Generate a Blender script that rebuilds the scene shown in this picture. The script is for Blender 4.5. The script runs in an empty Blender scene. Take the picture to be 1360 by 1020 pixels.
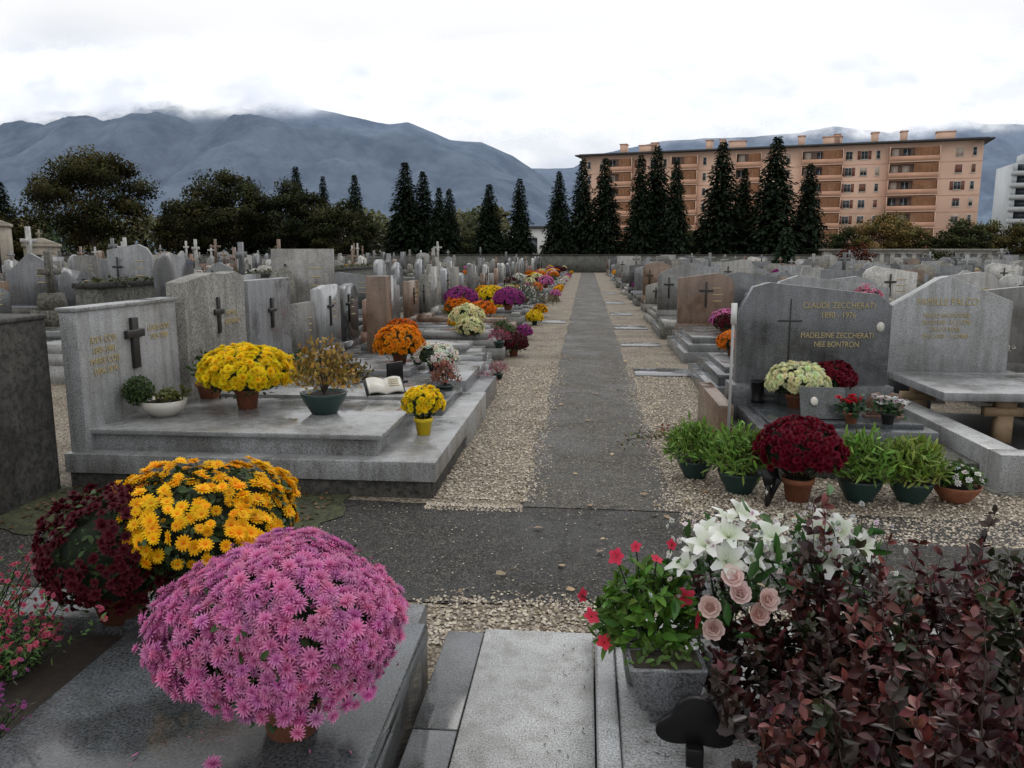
import bpy, math, random
import numpy as np
from mathutils import noise, Vector
random.seed(7); rng=np.random.default_rng(7)
sc=bpy.context.scene
COL=sc.collection
sc.view_settings.view_transform='Standard'
try: sc.view_settings.look='None'
except Exception: pass
sc.view_settings.exposure=0
rad=math.radians

# ------------------------------------------------------------------ camera
cam=bpy.data.cameras.new("camera"); co=bpy.data.objects.new("camera",cam); COL.objects.link(co)
co.location=(0,0,1.6); co.rotation_euler=(rad(90-9.46),0,rad(5.33))
cam.sensor_width=36; cam.lens=27.8; cam.clip_start=0.05; cam.clip_end=20000
sc.camera=co

# ------------------------------------------------------------------ materials
def newmat(n):
    m=bpy.data.materials.new(n); m.use_nodes=True
    nt=m.node_tree; b=nt.nodes["Principled BSDF"]
    return m,nt,b
def N(nt,t,**k):
    n=nt.nodes.new(t)
    for a,v in k.items(): setattr(n,a,v)
    return n
def ramp(nt,stops,interp='LINEAR'):
    r=nt.nodes.new("ShaderNodeValToRGB"); cr=r.color_ramp; cr.interpolation=interp
    while len(cr.elements)<len(stops): cr.elements.new(0.5)
    for e,(p,c) in zip(cr.elements,stops):
        e.position=p; e.color=(c[0],c[1],c[2],1) if len(c)==3 else c
    return r
def mixc(nt,mode,fac,a,b):
    m=nt.nodes.new("ShaderNodeMix"); m.data_type='RGBA'; m.blend_type=mode
    for i,v in ((0,fac),(6,a),(7,b)):
        if hasattr(v,'links') or hasattr(v,'is_linked'): nt.links.new(v,m.inputs[i])
        else: m.inputs[i].default_value=v if i==0 else (v[0],v[1],v[2],1)
    return m.outputs[2]
def noise_n(nt,coord,scale,detail=4,rough=.5):
    n=N(nt,"ShaderNodeTexNoise"); n.inputs["Scale"].default_value=scale
    n.inputs["Detail"].default_value=detail; n.inputs["Roughness"].default_value=rough
    nt.links.new(coord,n.inputs["Vector"]); return n
def bump(nt,b,h,strength=.3,dist=.01):
    bp=N(nt,"ShaderNodeBump"); bp.inputs["Strength"].default_value=strength; bp.inputs["Distance"].default_value=dist
    nt.links.new(h,bp.inputs["Height"]); nt.links.new(bp.outputs[0],b.inputs["Normal"])
def granite(name,dark,light,rough=.3,scale=160,stain=.5,bmp=.05):
    m,nt,b=newmat(name); L=nt.links
    g=N(nt,"ShaderNodeNewGeometry").outputs["Position"]
    n1=noise_n(nt,g,scale,3,.75)
    r=ramp(nt,[(.36,dark),(.46,[.5*(a+c) for a,c in zip(dark,light)]),(.53,light),(.66,[min(1,c*1.3) for c in light])])
    L.new(n1.outputs[0],r.inputs[0])
    n2=noise_n(nt,g,2.3,6,.65)
    r2=ramp(nt,[(.3,(stain,stain*.98,stain*.93)),(.58,(1,1,1))]); L.new(n2.outputs[0],r2.inputs[0])
    c=mixc(nt,'MULTIPLY',1.0,r.outputs[0],r2.outputs[0])
    mp=N(nt,"ShaderNodeMapping"); mp.inputs["Scale"].default_value=(1,1,.12); L.new(g,mp.inputs["Vector"])
    n3=noise_n(nt,mp.outputs[0],14,4,.6); r3=ramp(nt,[(.35,(.66,.65,.61)),(.55,(1,1,1))]); L.new(n3.outputs[0],r3.inputs[0])
    c=mixc(nt,'MULTIPLY',.8,c,r3.outputs[0])
    oi=N(nt,"ShaderNodeObjectInfo"); ro=ramp(nt,[(0,(.72,.72,.74)),(.5,(1,1,1)),(1,(1.0,.95,.88))]); L.new(oi.outputs["Random"],ro.inputs[0])
    c=mixc(nt,'MULTIPLY',1.0,c,ro.outputs[0])
    L.new(c,b.inputs["Base Color"])
    rr=N(nt,"ShaderNodeMapRange"); rr.inputs[1].default_value=.38; rr.inputs[2].default_value=.62
    rr.inputs[3].default_value=max(.05,rough-.18); rr.inputs[4].default_value=rough+.18
    L.new(n2.outputs[0],rr.inputs[0]); L.new(rr.outputs[0],b.inputs["Roughness"])
    if bmp: bump(nt,b,n1.outputs[0],bmp,.003)
    return m
def plain(name,c,rough=.6,var=.25,scale=12,metal=0,bmp=0,spec=None):
    m,nt,b=newmat(name); g=N(nt,"ShaderNodeTexCoord").outputs["Object"]
    n=noise_n(nt,g,scale,5,.6)
    r=ramp(nt,[(.3,[x*(1-var) for x in c]),(.7,[min(1,x*(1+var*.5)) for x in c])])
    nt.links.new(n.outputs[0],r.inputs[0]); nt.links.new(r.outputs[0],b.inputs["Base Color"])
    b.inputs["Roughness"].default_value=rough; b.inputs["Metallic"].default_value=metal
    if spec is not None: b.inputs["Specular IOR Level"].default_value=spec
    if bmp: bump(nt,b,n.outputs[0],bmp,.02)
    return m
def vcol(name,rough=.6,trans=.25,spec=.3):
    m,nt,b=newmat(name); L=nt.links
    a=N(nt,"ShaderNodeAttribute"); a.attribute_name="Col"
    L.new(a.outputs["Color"],b.inputs["Base Color"]); b.inputs["Roughness"].default_value=rough
    b.inputs["Specular IOR Level"].default_value=spec
    if trans>0:
        t=N(nt,"ShaderNodeBsdfTranslucent"); L.new(a.outputs["Color"],t.inputs[0])
        mx=N(nt,"ShaderNodeMixShader"); mx.inputs[0].default_value=trans
        L.new(b.outputs[0],mx.inputs[1]); L.new(t.outputs[0],mx.inputs[2])
        L.new(mx.outputs[0],nt.nodes["Material Output"].inputs[0])
    return m
def gravel_mat():
    m,nt,b=newmat("gravel_material"); L=nt.links
    g=N(nt,"ShaderNodeNewGeometry").outputs["Position"]
    v=N(nt,"ShaderNodeTexVoronoi"); v.inputs["Scale"].default_value=62; L.new(g,v.inputs["Vector"])
    r=ramp(nt,[(0,(.15,.12,.09)),(.25,(.32,.265,.20)),(.5,(.45,.385,.29)),(.75,(.39,.345,.29)),(1,(.64,.58,.48))])
    sp=N(nt,"ShaderNodeSeparateColor"); L.new(v.outputs["Color"],sp.inputs[0]); L.new(sp.outputs[0],r.inputs[0])
    r3=ramp(nt,[(0,(1,1,1)),(.45,(.85,.85,.85)),(.8,(.3,.28,.26))]); L.new(v.outputs["Distance"],r3.inputs[0])
    c=mixc(nt,'MULTIPLY',1.0,r.outputs[0],r3.outputs[0])
    n=noise_n(nt,g,1.6,5,.6); r2=ramp(nt,[(.3,(.54,.51,.46)),(.65,(.96,.96,.96))]); L.new(n.outputs[0],r2.inputs[0])
    c=mixc(nt,'MULTIPLY',1.0,c,r2.outputs[0])
    L.new(c,b.inputs["Base Color"]); b.inputs["Roughness"].default_value=.75; b.inputs["Specular IOR Level"].default_value=.3
    inv=N(nt,"ShaderNodeMath",operation='MULTIPLY'); inv.inputs[1].default_value=-1; L.new(v.outputs["Distance"],inv.inputs[0])
    bump(nt,b,inv.outputs[0],.9,.012); return m
def asphalt_mat(name,base,stone):
    m,nt,b=newmat(name); L=nt.links
    g=N(nt,"ShaderNodeNewGeometry").outputs["Position"]
    v=N(nt,"ShaderNodeTexVoronoi"); v.inputs["Scale"].default_value=120; L.new(g,v.inputs["Vector"])
    sp=N(nt,"ShaderNodeSeparateColor"); L.new(v.outputs["Color"],sp.inputs[0])
    r=ramp(nt,[(0,[x*.5 for x in base]),(.55,base),(.85,[.5*(x+y) for x,y in zip(base,stone)]),(1,stone)]); L.new(sp.outputs[0],r.inputs[0])
    n=noise_n(nt,g,1.3,8,.72); r2=ramp(nt,[(.3,(.42,.42,.41)),(.45,(.78,.77,.75)),(.55,(1.0,.98,.95)),(.7,(1.35,1.28,1.15))]); L.new(n.outputs[0],r2.inputs[0])
    c=mixc(nt,'MULTIPLY',1.0,r.outputs[0],r2.outputs[0])
    n4=noise_n(nt,g,9,6,.7); r4=ramp(nt,[(.4,(.65,.65,.65)),(.6,(1.1,1.08,1.04))]); L.new(n4.outputs[0],r4.inputs[0])
    c=mixc(nt,'MULTIPLY',.8,c,r4.outputs[0])
    dn=noise_n(nt,g,3,4,.6); mpx=mixc(nt,'MIX',.12,g,dn.outputs[1])
    vc=N(nt,"ShaderNodeTexVoronoi",feature='DISTANCE_TO_EDGE'); vc.inputs["Scale"].default_value=.75; L.new(mpx,vc.inputs["Vector"])
    rc=ramp(nt,[(0,(.35,.35,.33)),(.012,(1,1,1))]); L.new(vc.outputs["Distance"],rc.inputs[0])
    c=mixc(nt,'MULTIPLY',.55,c,rc.outputs[0])
    L.new(c,b.inputs["Base Color"])
    rr=ramp(nt,[(.35,(.36,.36,.36)),(.6,(.8,.8,.8))]); L.new(n.outputs[0],rr.inputs[0]); L.new(rr.outputs[0],b.inputs["Roughness"])
    b.inputs["Specular IOR Level"].default_value=.28
    bump(nt,b,v.outputs["Distance"],.6,.008); return m

MG=gravel_mat()
MA=asphalt_mat("asphalt_path_material",(.066,.063,.060),(.25,.235,.20))
MA2=asphalt_mat("asphalt_cross_material",(.032,.032,.033),(.14,.135,.12))
G_LIGHT=granite("granite_light",(.10,.10,.105),(.37,.38,.385),.26)
G_MID=granite("granite_mid",(.06,.065,.07),(.24,.25,.26),.24)
G_DARK=granite("granite_dark_wet",(.03,.035,.04),(.12,.135,.145),.2,120,.5)
G_SHINE=granite("granite_polished_wet",(.12,.12,.125),(.37,.38,.385),.15,150,.55)
G_WALLST=granite("stone_rough",(.12,.12,.11),(.31,.305,.285),.7,60,.42,.4)
G_BROWN=granite("granite_brown",(.09,.06,.045),(.25,.175,.13),.3)
G_ROSE=granite("granite_rose",(.14,.075,.055),(.33,.20,.15),.3)
G_WHITE=granite("stone_white",(.33,.33,.32),(.6,.6,.58),.5,50,.5)
G_PALE=granite("granite_pale",(.15,.155,.16),(.39,.40,.41),.28,140,.7)
G_CHAR=granite("granite_charcoal",(.02,.022,.025),(.09,.095,.10),.15,150,.6)
G_FG=granite("granite_walk",(.14,.145,.155),(.50,.52,.54),.32,190,.5,.12)
G_BLACK=plain("black_granite",(.008,.008,.009),.35,.2,12,0,0,.25)
CONC=granite("concrete_old",(.025,.025,.023),(.075,.072,.065),.85,25,.35,.5)
CONC2=granite("concrete_mossy",(.06,.06,.05),(.17,.17,.15),.85,20,.3,.5)
GOLD=plain("gold_letters",(.46,.37,.19),.5,.15)
BRONZE=plain("dark_bronze",(.02,.02,.018),.45,.2)
TERRA=plain("terracotta",(.30,.11,.055),.75,.35,20)
DGREEN=plain("pot_green",(.02,.05,.045),.35,.2)
PWHITE=plain("pot_white",(.6,.58,.52),.4,.15)
PYEL=plain("pot_yellow",(.85,.62,.02),.4,.1)
PDARK=plain("pot_and_gap_shade_dark",(.03,.03,.03),.4,.2)
SOIL=plain("soil",(.03,.022,.016),.95,.4,30,0,.6)
CORE=plain("foliage_core",(.012,.02,.008),.95,.4,30)
BARK=plain("bark",(.06,.045,.035),.9,.3,8,0,.4)
WOOD=plain("wood",(.32,.22,.13),.7,.25,15)
WHITE=plain("white_paint",(.7,.7,.68),.5,.1)
GREYP=plain("grey_metal",(.38,.38,.38),.5,.15)
LEAF=vcol("leaf_vcol",.5,.2); PETAL=vcol("petal_vcol",.6,.3,.2); NEEDLE=vcol("needle_vcol",.85,.1,.05)
LEAFG=vcol("leaf_gloss_vcol",.36,.08,.4)

# ------------------------------------------------------------------ mesh builder
class M:
    def __init__(s): s.v=[];s.n=0;s.f=[];s.c=[];s.mats=[]
    def mi(s,m):
        if m not in s.mats: s.mats.append(m)
        return s.mats.index(m)
    def add(s,v,faces,mat,col=None):
        v=np.asarray(v,float).reshape(-1,3); mi=s.mi(mat)
        if isinstance(faces,np.ndarray): s.f.append((faces+s.n,mi))
        else:
            d={}
            for f in faces: d.setdefault(len(f),[]).append(f)
            for k,a in d.items(): s.f.append((np.array(a,int)+s.n,mi))
        s.v.append(v); s.n+=len(v)
        if col is None: col=np.ones((len(v),3))
        else: col=np.broadcast_to(np.asarray(col,float),(len(v),3))
        s.c.append(col)
    def box(s,x0,x1,y0,y1,z0,z1,mat,taper=0):
        t=taper
        v=[(x0,y0,z0),(x1,y0,z0),(x1,y1,z0),(x0,y1,z0),(x0+t,y0+t,z1),(x1-t,y0+t,z1),(x1-t,y1-t,z1),(x0+t,y1-t,z1)]
        s.add(v,[(0,3,2,1),(4,5,6,7),(0,1,5,4),(1,2,6,5),(2,3,7,6),(3,0,4,7)],mat)
    def obox(s,c,h,rotz,mat,tilt=0):
        v=[]
        for z in (-1,1):
            for x,y in ((-1,-1),(1,-1),(1,1),(-1,1)):
                X,Y,Z=x*h[0],y*h[1],z*h[2]
                Y,Z=Y*math.cos(tilt)-Z*math.sin(tilt),Y*math.sin(tilt)+Z*math.cos(tilt)
                X,Y=X*math.cos(rotz)-Y*math.sin(rotz),X*math.sin(rotz)+Y*math.cos(rotz)
                v.append((X+c[0],Y+c[1],Z+c[2]))
        s.add(v,[(0,3,2,1),(4,5,6,7),(0,1,5,4),(1,2,6,5),(2,3,7,6),(3,0,4,7)],mat)
    def prism(s,prof,y0,y1,mat,off=(0,0,0)):
        n=len(prof)
        v=[(x+off[0],y0+off[1],z+off[2]) for x,z in prof]+[(x+off[0],y1+off[1],z+off[2]) for x,z in prof]
        f=[tuple(range(n)),tuple(range(2*n-1,n-1,-1))]
        for i in range(n):
            j=(i+1)%n; f.append((j,i,n+i,n+j))
        s.add(v,f,mat)
    def lathe(s,prof,c,mat,seg=20,sx=1,sy=1):
        v=[];f=[]
        for r,z in prof:
            for k in range(seg):
                a=2*math.pi*k/seg; v.append((c[0]+r*sx*math.cos(a),c[1]+r*sy*math.sin(a),c[2]+z))
        for i in range(len(prof)-1):
            for k in range(seg):
                k2=(k+1)%seg; f.append((i*seg+k,i*seg+k2,(i+1)*seg+k2,(i+1)*seg+k))
        s.add(v,f,mat)
    def tube(s,p0,p1,r0,r1,mat,seg=6,col=None):
        p0=np.array(p0,float);p1=np.array(p1,float);d=p1-p0;d/=np.linalg.norm(d)+1e-9
        a=np.array((0,0,1.)) if abs(d[2])<.9 else np.array((1.,0,0)); u=np.cross(a,d);u/=np.linalg.norm(u);w=np.cross(d,u)
        v=[]
        for p,r in((p0,r0),(p1,r1)):
            for k in range(seg):
                t=2*math.pi*k/seg; v.append(p+r*(u*math.cos(t)+w*math.sin(t)))
        f=[(k,(k+1)%seg,seg+(k+1)%seg,seg+k) for k in range(seg)]
        s.add(v,f,mat,col)
    def scatter(s,tpl,P,Nn,S,C,mat,spin=None):
        tv,tf,tc=tpl; n=len(P); P=np.asarray(P,float);Nn=np.asarray(Nn,float)
        Nn=Nn/(np.linalg.norm(Nn,axis=1,keepdims=True)+1e-9)
        a=rng.normal(size=(n,3)); 
        if spin is not None: a=np.asarray(spin,float)
        u=a-(a*Nn).sum(1,keepdims=True)*Nn; u/=np.linalg.norm(u,axis=1,keepdims=True)+1e-9
        w=np.cross(Nn,u)
        S=np.asarray(S,float).reshape(-1,1,1)*np.ones((n,1,1))
        V=(tv[None,:,0:1]*u[:,None,:]+tv[None,:,1:2]*w[:,None,:]+tv[None,:,2:3]*Nn[:,None,:])*S+P[:,None,:]
        k=len(tv)
        F=(tf[None]+ (np.arange(n)*k)[:,None,None]).reshape(-1,tf.shape[1])
        C=np.asarray(C,float)
        cc=np.clip(tc[None]*C[:,None,:],0,1).reshape(-1,3)
        s.add(V.reshape(-1,3),F,mat,cc)
    def mesh(s,name):
        me=bpy.data.meshes.new(name); V=np.concatenate(s.v); me.vertices.add(len(V)); me.vertices.foreach_set("co",V.ravel())
        lt=np.concatenate([np.full(len(f),f.shape[1]) for f,_ in s.f]); mi=np.concatenate([np.full(len(f),m) for f,m in s.f])
        lv=np.concatenate([f.ravel() for f,_ in s.f])
        me.loops.add(len(lv)); me.loops.foreach_set("vertex_index",lv.astype(np.int32))
        me.polygons.add(len(lt)); me.polygons.foreach_set("loop_start",np.concatenate([[0],np.cumsum(lt)[:-1]]).astype(np.int32))
        me.polygons.foreach_set("loop_total",lt.astype(np.int32)); me.polygons.foreach_set("material_index",mi.astype(np.int32))
        for m in s.mats: me.materials.append(m)
        at=me.attributes.new("Col",'FLOAT_COLOR','POINT'); C=np.concatenate(s.c)
        at.data.foreach_set("color",np.hstack([C,np.ones((len(C),1))]).ravel())
        me.update(calc_edges=True); me.validate(); return me
    def obj(s,name,loc=(0,0,0),rz=0,bevel=0,parent=None):
        return place(s.mesh(name),name,loc,rz,bevel,parent)
def place(me,name,loc=(0,0,0),rz=0,bevel=0,parent=None,scale=None):
    o=bpy.data.objects.new(name,me); COL.objects.link(o); o.location=loc; o.rotation_euler=(0,0,rz)
    if scale is not None: o.scale=scale if hasattr(scale,'__len__') else (scale,)*3
    if parent: o.parent=parent
    if bevel:
        b=o.modifiers.new("bevel",'BEVEL'); b.width=bevel; b.segments=2; b.limit_method='ANGLE'; b.angle_limit=rad(40)
    return o
def text(body,size,loc,parent,mat=GOLD,rz=0,align='CENTER',name="inscription",sx=1):
    cu=bpy.data.curves.new(name,'FONT'); cu.body=body; cu.size=size; cu.align_x=align; cu.extrude=.0015; cu.materials.append(mat); cu.space_line=1.15
    o=bpy.data.objects.new(name,cu); COL.objects.link(o); o.parent=parent; o.location=loc; o.rotation_euler=(rad(90),0,rz); o.scale=(sx,1,1); return o

# ------------------------------------------------------------------ templates
def flower_tpl(layers,cb,ct,centre=None,cr=.2):
    v=[];f=[];c=[]
    for (n,r0,L,w,el,curl,off) in layers:
        for k in range(n):
            a=2*math.pi*(k+off)/n+random.uniform(-.08,.08); e=el+random.uniform(-.12,.12); l=L*random.uniform(.85,1.1)
            d=np.array((math.cos(a),math.sin(a),0)); t=np.array((-math.sin(a),math.cos(a),0)); z=np.array((0,0,1.))
            p0=d*r0; p1=p0+(d*math.cos(e)+z*math.sin(e))*l*.55; e2=e+curl; p2=p1+(d*math.cos(e2)+z*math.sin(e2))*l*.45
            b=len(v); v+= [p0-t*w*.35,p0+t*w*.35,p1-t*w*.55,p1+t*w*.55,p2-t*w*.22,p2+t*w*.22]
            f+=[(b,b+2,b+3,b+1),(b+2,b+4,b+5,b+3)]
            cm=[.5*(x+y) for x,y in zip(cb,ct)]
            c+=[cb,cb,cm,cm,ct,ct]
    if centre:
        b=len(v);seg=8
        for k in range(seg): a=2*math.pi*k/seg; v.append((cr*math.cos(a),cr*math.sin(a),.05)); c.append(centre)
        for k in range(seg): a=2*math.pi*k/seg; v.append((.5*cr*math.cos(a),.5*cr*math.sin(a),.05+cr*.6)); c.append(centre)
        for k in range(seg): k2=(k+1)%seg; f.append((b+k,b+k2,b+seg+k2,b+seg+k))
        f+=[(b+seg,b+seg+1,b+seg+2,b+seg+3),(b+seg+3,b+seg+4,b+seg+5,b+seg),(b+seg+5,b+seg+6,b+seg+7,b+seg)]
    return np.array(v,float),np.array(f,int),np.array(c,float)
mum_full=flower_tpl([(15,.12,.95,.24,.05,-.15,0),(13,.1,.85,.24,.4,.1,.5),(10,.08,.65,.24,.8,.35,.2),(6,.03,.45,.24,1.2,.3,0)],(.78,.7,.78),(1.1,1.18,1.1))
mum_pink=flower_tpl([(13,.12,1.05,.22,-.15,-.3,0),(12,.1,.95,.22,.35,-.1,.5),(8,.08,.7,.22,.8,.2,.2),(5,.03,.5,.24,1.2,.3,0)],(.8,.6,.8),(1.12,1.5,1.15))
mum_daisy=flower_tpl([(14,.12,.9,.3,.08,-.25,0),(11,.1,.72,.3,.4,-.1,.5)],(.9,.8,.6),(1.05,1.1,1.1),(.95,.50,.2),.22)
mum_small=flower_tpl([(8,.05,.95,.5,.1,-.1,0),(6,.02,.6,.5,.8,.2,.5)],(.65,.6,.6),(1.1,1.1,1.1))
def leaf6(w=.45,fold=.1):
    v=np.array([(0,0,0),(.4,-w/2,fold),(.75,-w*.36,fold*.7),(1,0,0),(.75,w*.36,fold*.7),(.4,w/2,fold)],float)
    f=np.array([(0,1,2,3),(0,3,4,5)]); c=np.array([(.8,)*3,(1,)*3,(1,)*3,(1.15,)*3,(1,)*3,(1,)*3]); return v,f,c
LF=leaf6(.5); LFN=leaf6(.22,.04); LFW=leaf6(.7,.08); LFM=leaf6(.4,.12)

def dome_pts(n,rx,ry,rz,maxpolar=110,jit=.04,lump=.06):
    i=np.arange(n)+.5; cz=1-i/n*(1-math.cos(rad(maxpolar))); ph=i*2.39996+rng.normal(size=n)*.15
    sr=np.sqrt(np.clip(1-cz**2,0,1)); d=np.stack([sr*np.cos(ph),sr*np.sin(ph),cz],1)
    s1,s2,s3=rng.uniform(0,6,3)
    r=1+lump*(np.sin(3*ph+s1)*sr+np.sin(5*cz+2*ph+s2))*.7+rng.normal(size=n)*jit
    P=d*r[:,None]*np.array([rx,ry,rz]); Nn=d/np.array([rx,ry,rz]); Nn/=np.linalg.norm(Nn,axis=1,keepdims=True)
    Nn=Nn+rng.normal(size=(n,3))*.25; Nn[:,2]+=.15
    return P,Nn
def cols(n,base,v=.2,hv=.06):
    b=np.array(base)*(1+rng.uniform(-v,v*.5,size=(n,1))); return b*(1+rng.normal(size=(n,3))*hv)
def pot(m,c,r,h,mat,shape='pot'):
    if shape=='pot': pr=[(.001,0),(r*.7,0),(r*.92,h*.78),(r*1.02,h*.78),(r*1.04,h),(r*.93,h),(r*.9,h*.85),(.001,h*.85)]
    elif shape=='bowl': pr=[(.001,0),(r*.55,0),(r*.6,h*.08),(r*.9,h*.6),(r,h*.88),(r*1.05,h),(r*.97,h),(r*.93,h*.85),(.001,h*.85)]
    m.lathe(pr,c,mat,24); m.lathe([(r*.9,h*.86),(.001,h*.9)],c,SOIL,24)
def mum(name,loc,rx,rz,n,tpl,size,col,potr=.09,poth=.13,potmat=TERRA,leaves=500,gap=.0,ry=None,maxp=112,me_only=False,lift=None,buds=0,shape='pot',lump=.06):
    m=M(); ry=ry or rx
    cz=(poth+rz*.5) if lift is None else lift
    pot(m,(0,0,0),potr,poth,potmat,shape)
    v=[];f=[];sg=16
    for i in range(9):
        t=rad(125)*i/8
        for k in range(sg):
            a=2*math.pi*k/sg; q=.82+.05*math.sin(3*a+i)
            v.append((rx*q*math.sin(t)*math.cos(a),ry*q*math.sin(t)*math.sin(a),cz+rz*q*math.cos(t)))
    for i in range(8):
        for k in range(sg): f.append((i*sg+k,(i+1)*sg+k,(i+1)*sg+(k+1)%sg,i*sg+(k+1)%sg))
    m.add(v,f,CORE)
    if leaves:
        P,Nn=dome_pts(leaves,rx*.89,ry*.89,rz*.89,138,.05); P[:,2]+=cz
        m.scatter(LF,P,Nn+rng.normal(size=Nn.shape)*.6,size*rng.uniform(.9,1.6,leaves),cols(leaves,(.045,.08,.025),.5),LEAF)
        for k in range(18):
            a=6.283*k/18; m.tube((potr*.4*math.cos(a),potr*.4*math.sin(a),poth*.85),(rx*.62*math.cos(a),ry*.62*math.sin(a),cz-rz*.35),.004,.003,CORE,4)
    P,Nn=dome_pts(n,rx,ry,rz,maxp,lump=lump); P[:,2]+=cz
    if gap>0:
        keep=np.array([noise.noise(Vector(tuple(p*7+11)))>-.5+gap for p in P]); P=P[keep];Nn=Nn[keep]
    k=len(P); m.scatter(tpl,P,Nn,size*rng.uniform(.7,1.15,k),cols(k,col),PETAL)
    if buds:
        P,Nn=dome_pts(buds,rx*1.0,ry*1.0,rz*1.0,maxp); P[:,2]+=cz
        m.scatter(mum_small,P,Nn,size*.35,cols(buds,[x*.6 for x in col]),PETAL)
    me=m.mesh(name)
    if me_only: return me
    return place(me,name,loc,random.uniform(0,6))
YEL=(.92,.66,.015);GOLDY=(.95,.50,.008);ORG=(.8,.22,.01);PINK=(.70,.21,.47);PURP=(.36,.05,.26);WHT=(.8,.8,.7);MAR=(.085,.006,.015);CREAM=(.82,.8,.45)

# ------------------------------------------------------------------ ground
def sheet(name,x0,x1,y0,y1,z,mat,nx=1,ny=1,wob=0):
    m=M(); v=[];f=[]
    for j in range(ny+1):
        for i in range(nx+1):
            x=x0+(x1-x0)*i/nx;y=y0+(y1-y0)*j/ny
            if wob:
                if i in(0,nx): x+=wob*noise.noise(Vector((x,y*3,1)))+wob*.5*noise.noise(Vector((x,y*11,1)))
                if j in(0,ny): y+=wob*noise.noise(Vector((x*3,y,2)))+wob*.5*noise.noise(Vector((x*11,y,2)))
            v.append((x,y,z))
    for j in range(ny):
        for i in range(nx):
            a=j*(nx+1)+i; f.append((a,a+1,a+nx+2,a+nx+1))
    m.add(v,f,mat); return m.obj(name)
GROUNDM,nt,b=newmat("ground_far"); g=N(nt,"ShaderNodeNewGeometry").outputs["Position"]
n=noise_n(nt,g,.8,8,.65); r=ramp(nt,[(.3,(.05,.06,.03)),(.5,(.13,.12,.09)),(.7,(.2,.185,.15))]); nt.links.new(n.outputs[0],r.inputs[0]); nt.links.new(r.outputs[0],b.inputs["Base Color"]); b.inputs["Roughness"].default_value=.9
sheet("ground",-6000,6000,-500,9000,-.004,GROUNDM)
sheet("gravel_ground",-30,40,-2,64,0,MG)
sheet("asphalt_cross_path",-9,12,3.4,4.84,.006,MA2,200,8,.035)
sheet("asphalt_path",-.38,.58,4.80,64,.010,MA,4,700,.05)
MOSS=granite("mossy_soil",(.02,.025,.01),(.075,.085,.035),.9,40,.4,.5)
sheet("mossy_ground",-4.6,-1.5,4.1,4.93,.012,MOSS,60,6,.12)
for (x0,x1,y0,y1) in ((.66,1.5,10.3,10.95),(.62,1.3,13.6,14.1),(.62,1.3,16.7,17.4),(.62,1.2,20.5,21.2),(-1.1,-.45,18,18.6),(.62,1.2,25,26),(.62,1.2,31,32)):
    m=M(); m.box(x0,x1,y0,y1,-.02,.02,G_MID); m.obj("stone_paving_slab",bevel=.006)
ic=(np.array([(1,0,0),(0,1,0),(-1,0,0),(0,-1,0),(0,0,.7),(0,0,-.5)],float),np.array([(0,1,4),(1,2,4),(2,3,4),(3,0,4)]),np.ones((6,3)))
m=M();PEB=vcol("pebble_vcol",.7,0)
def peb(n,x0,x1,y0,y1,z=.004,s=(.005,.013)):
    P=np.stack([rng.uniform(x0,x1,n),y0+(y1-y0)*rng.uniform(0,1,n)**1.4,np.full(n,z)],1)
    c=np.array([(.46,.39,.29),(.33,.28,.21),(.61,.55,.45),(.21,.17,.135),(.41,.36,.31)])[rng.integers(0,5,n)]
    m.scatter(ic,P,np.array([(0,0,1.)]*n)+rng.normal(size=(n,3))*.3,rng.uniform(s[0],s[1],n),c,PEB)
peb(6500,-1.15,-.36,4.95,11); peb(8500,.58,1.6,4.5,10.5); peb(6000,1.0,3.2,4.35,5.7); peb(3500,-.8,1.2,3.0,3.42); peb(500,-.4,.6,4.9,12,.011,(.003,.007)); peb(600,-2,1.5,3.4,4.8,.009,(.003,.007))
for k,w in ((500,.06),(350,.14)):
    peb(k,-.40,-.38+w,4.9,11,.011,(.004,.01)); peb(k,.58-w,.6,4.8,11,.011,(.004,.01)); peb(k,-.7,1.2,3.40,3.40+w,.008,(.004,.01)); peb(k,-1,-.38,4.84-w,4.84,.008,(.004,.01)); peb(k,.6,3,4.84-w*3,4.84,.008,(.004,.01))
m.obj("gravel_pebbles")
m=M();n=90
P=np.stack([rng.uniform(-1,1.3,n),rng.uniform(3.3,13,n),np.full(n,.02)],1)
m.scatter(LFW,P,np.array([(0,0,1.)]*n)+rng.normal(size=(n,3))*.15,rng.uniform(.03,.07,n),cols(n,(.45,.32,.18),.5),LEAF)
n=260;P=np.stack([rng.uniform(-3.5,-1.6,n),rng.uniform(4.1,4.95,n),np.full(n,.02)],1)
m.scatter(LFW,P,np.array([(0,0,1.)]*n)+rng.normal(size=(n,3))*.3,rng.uniform(.02,.05,n),cols(n,(.16,.09,.05),.5),LEAF)
m.obj("fallen_leaves")

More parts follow.
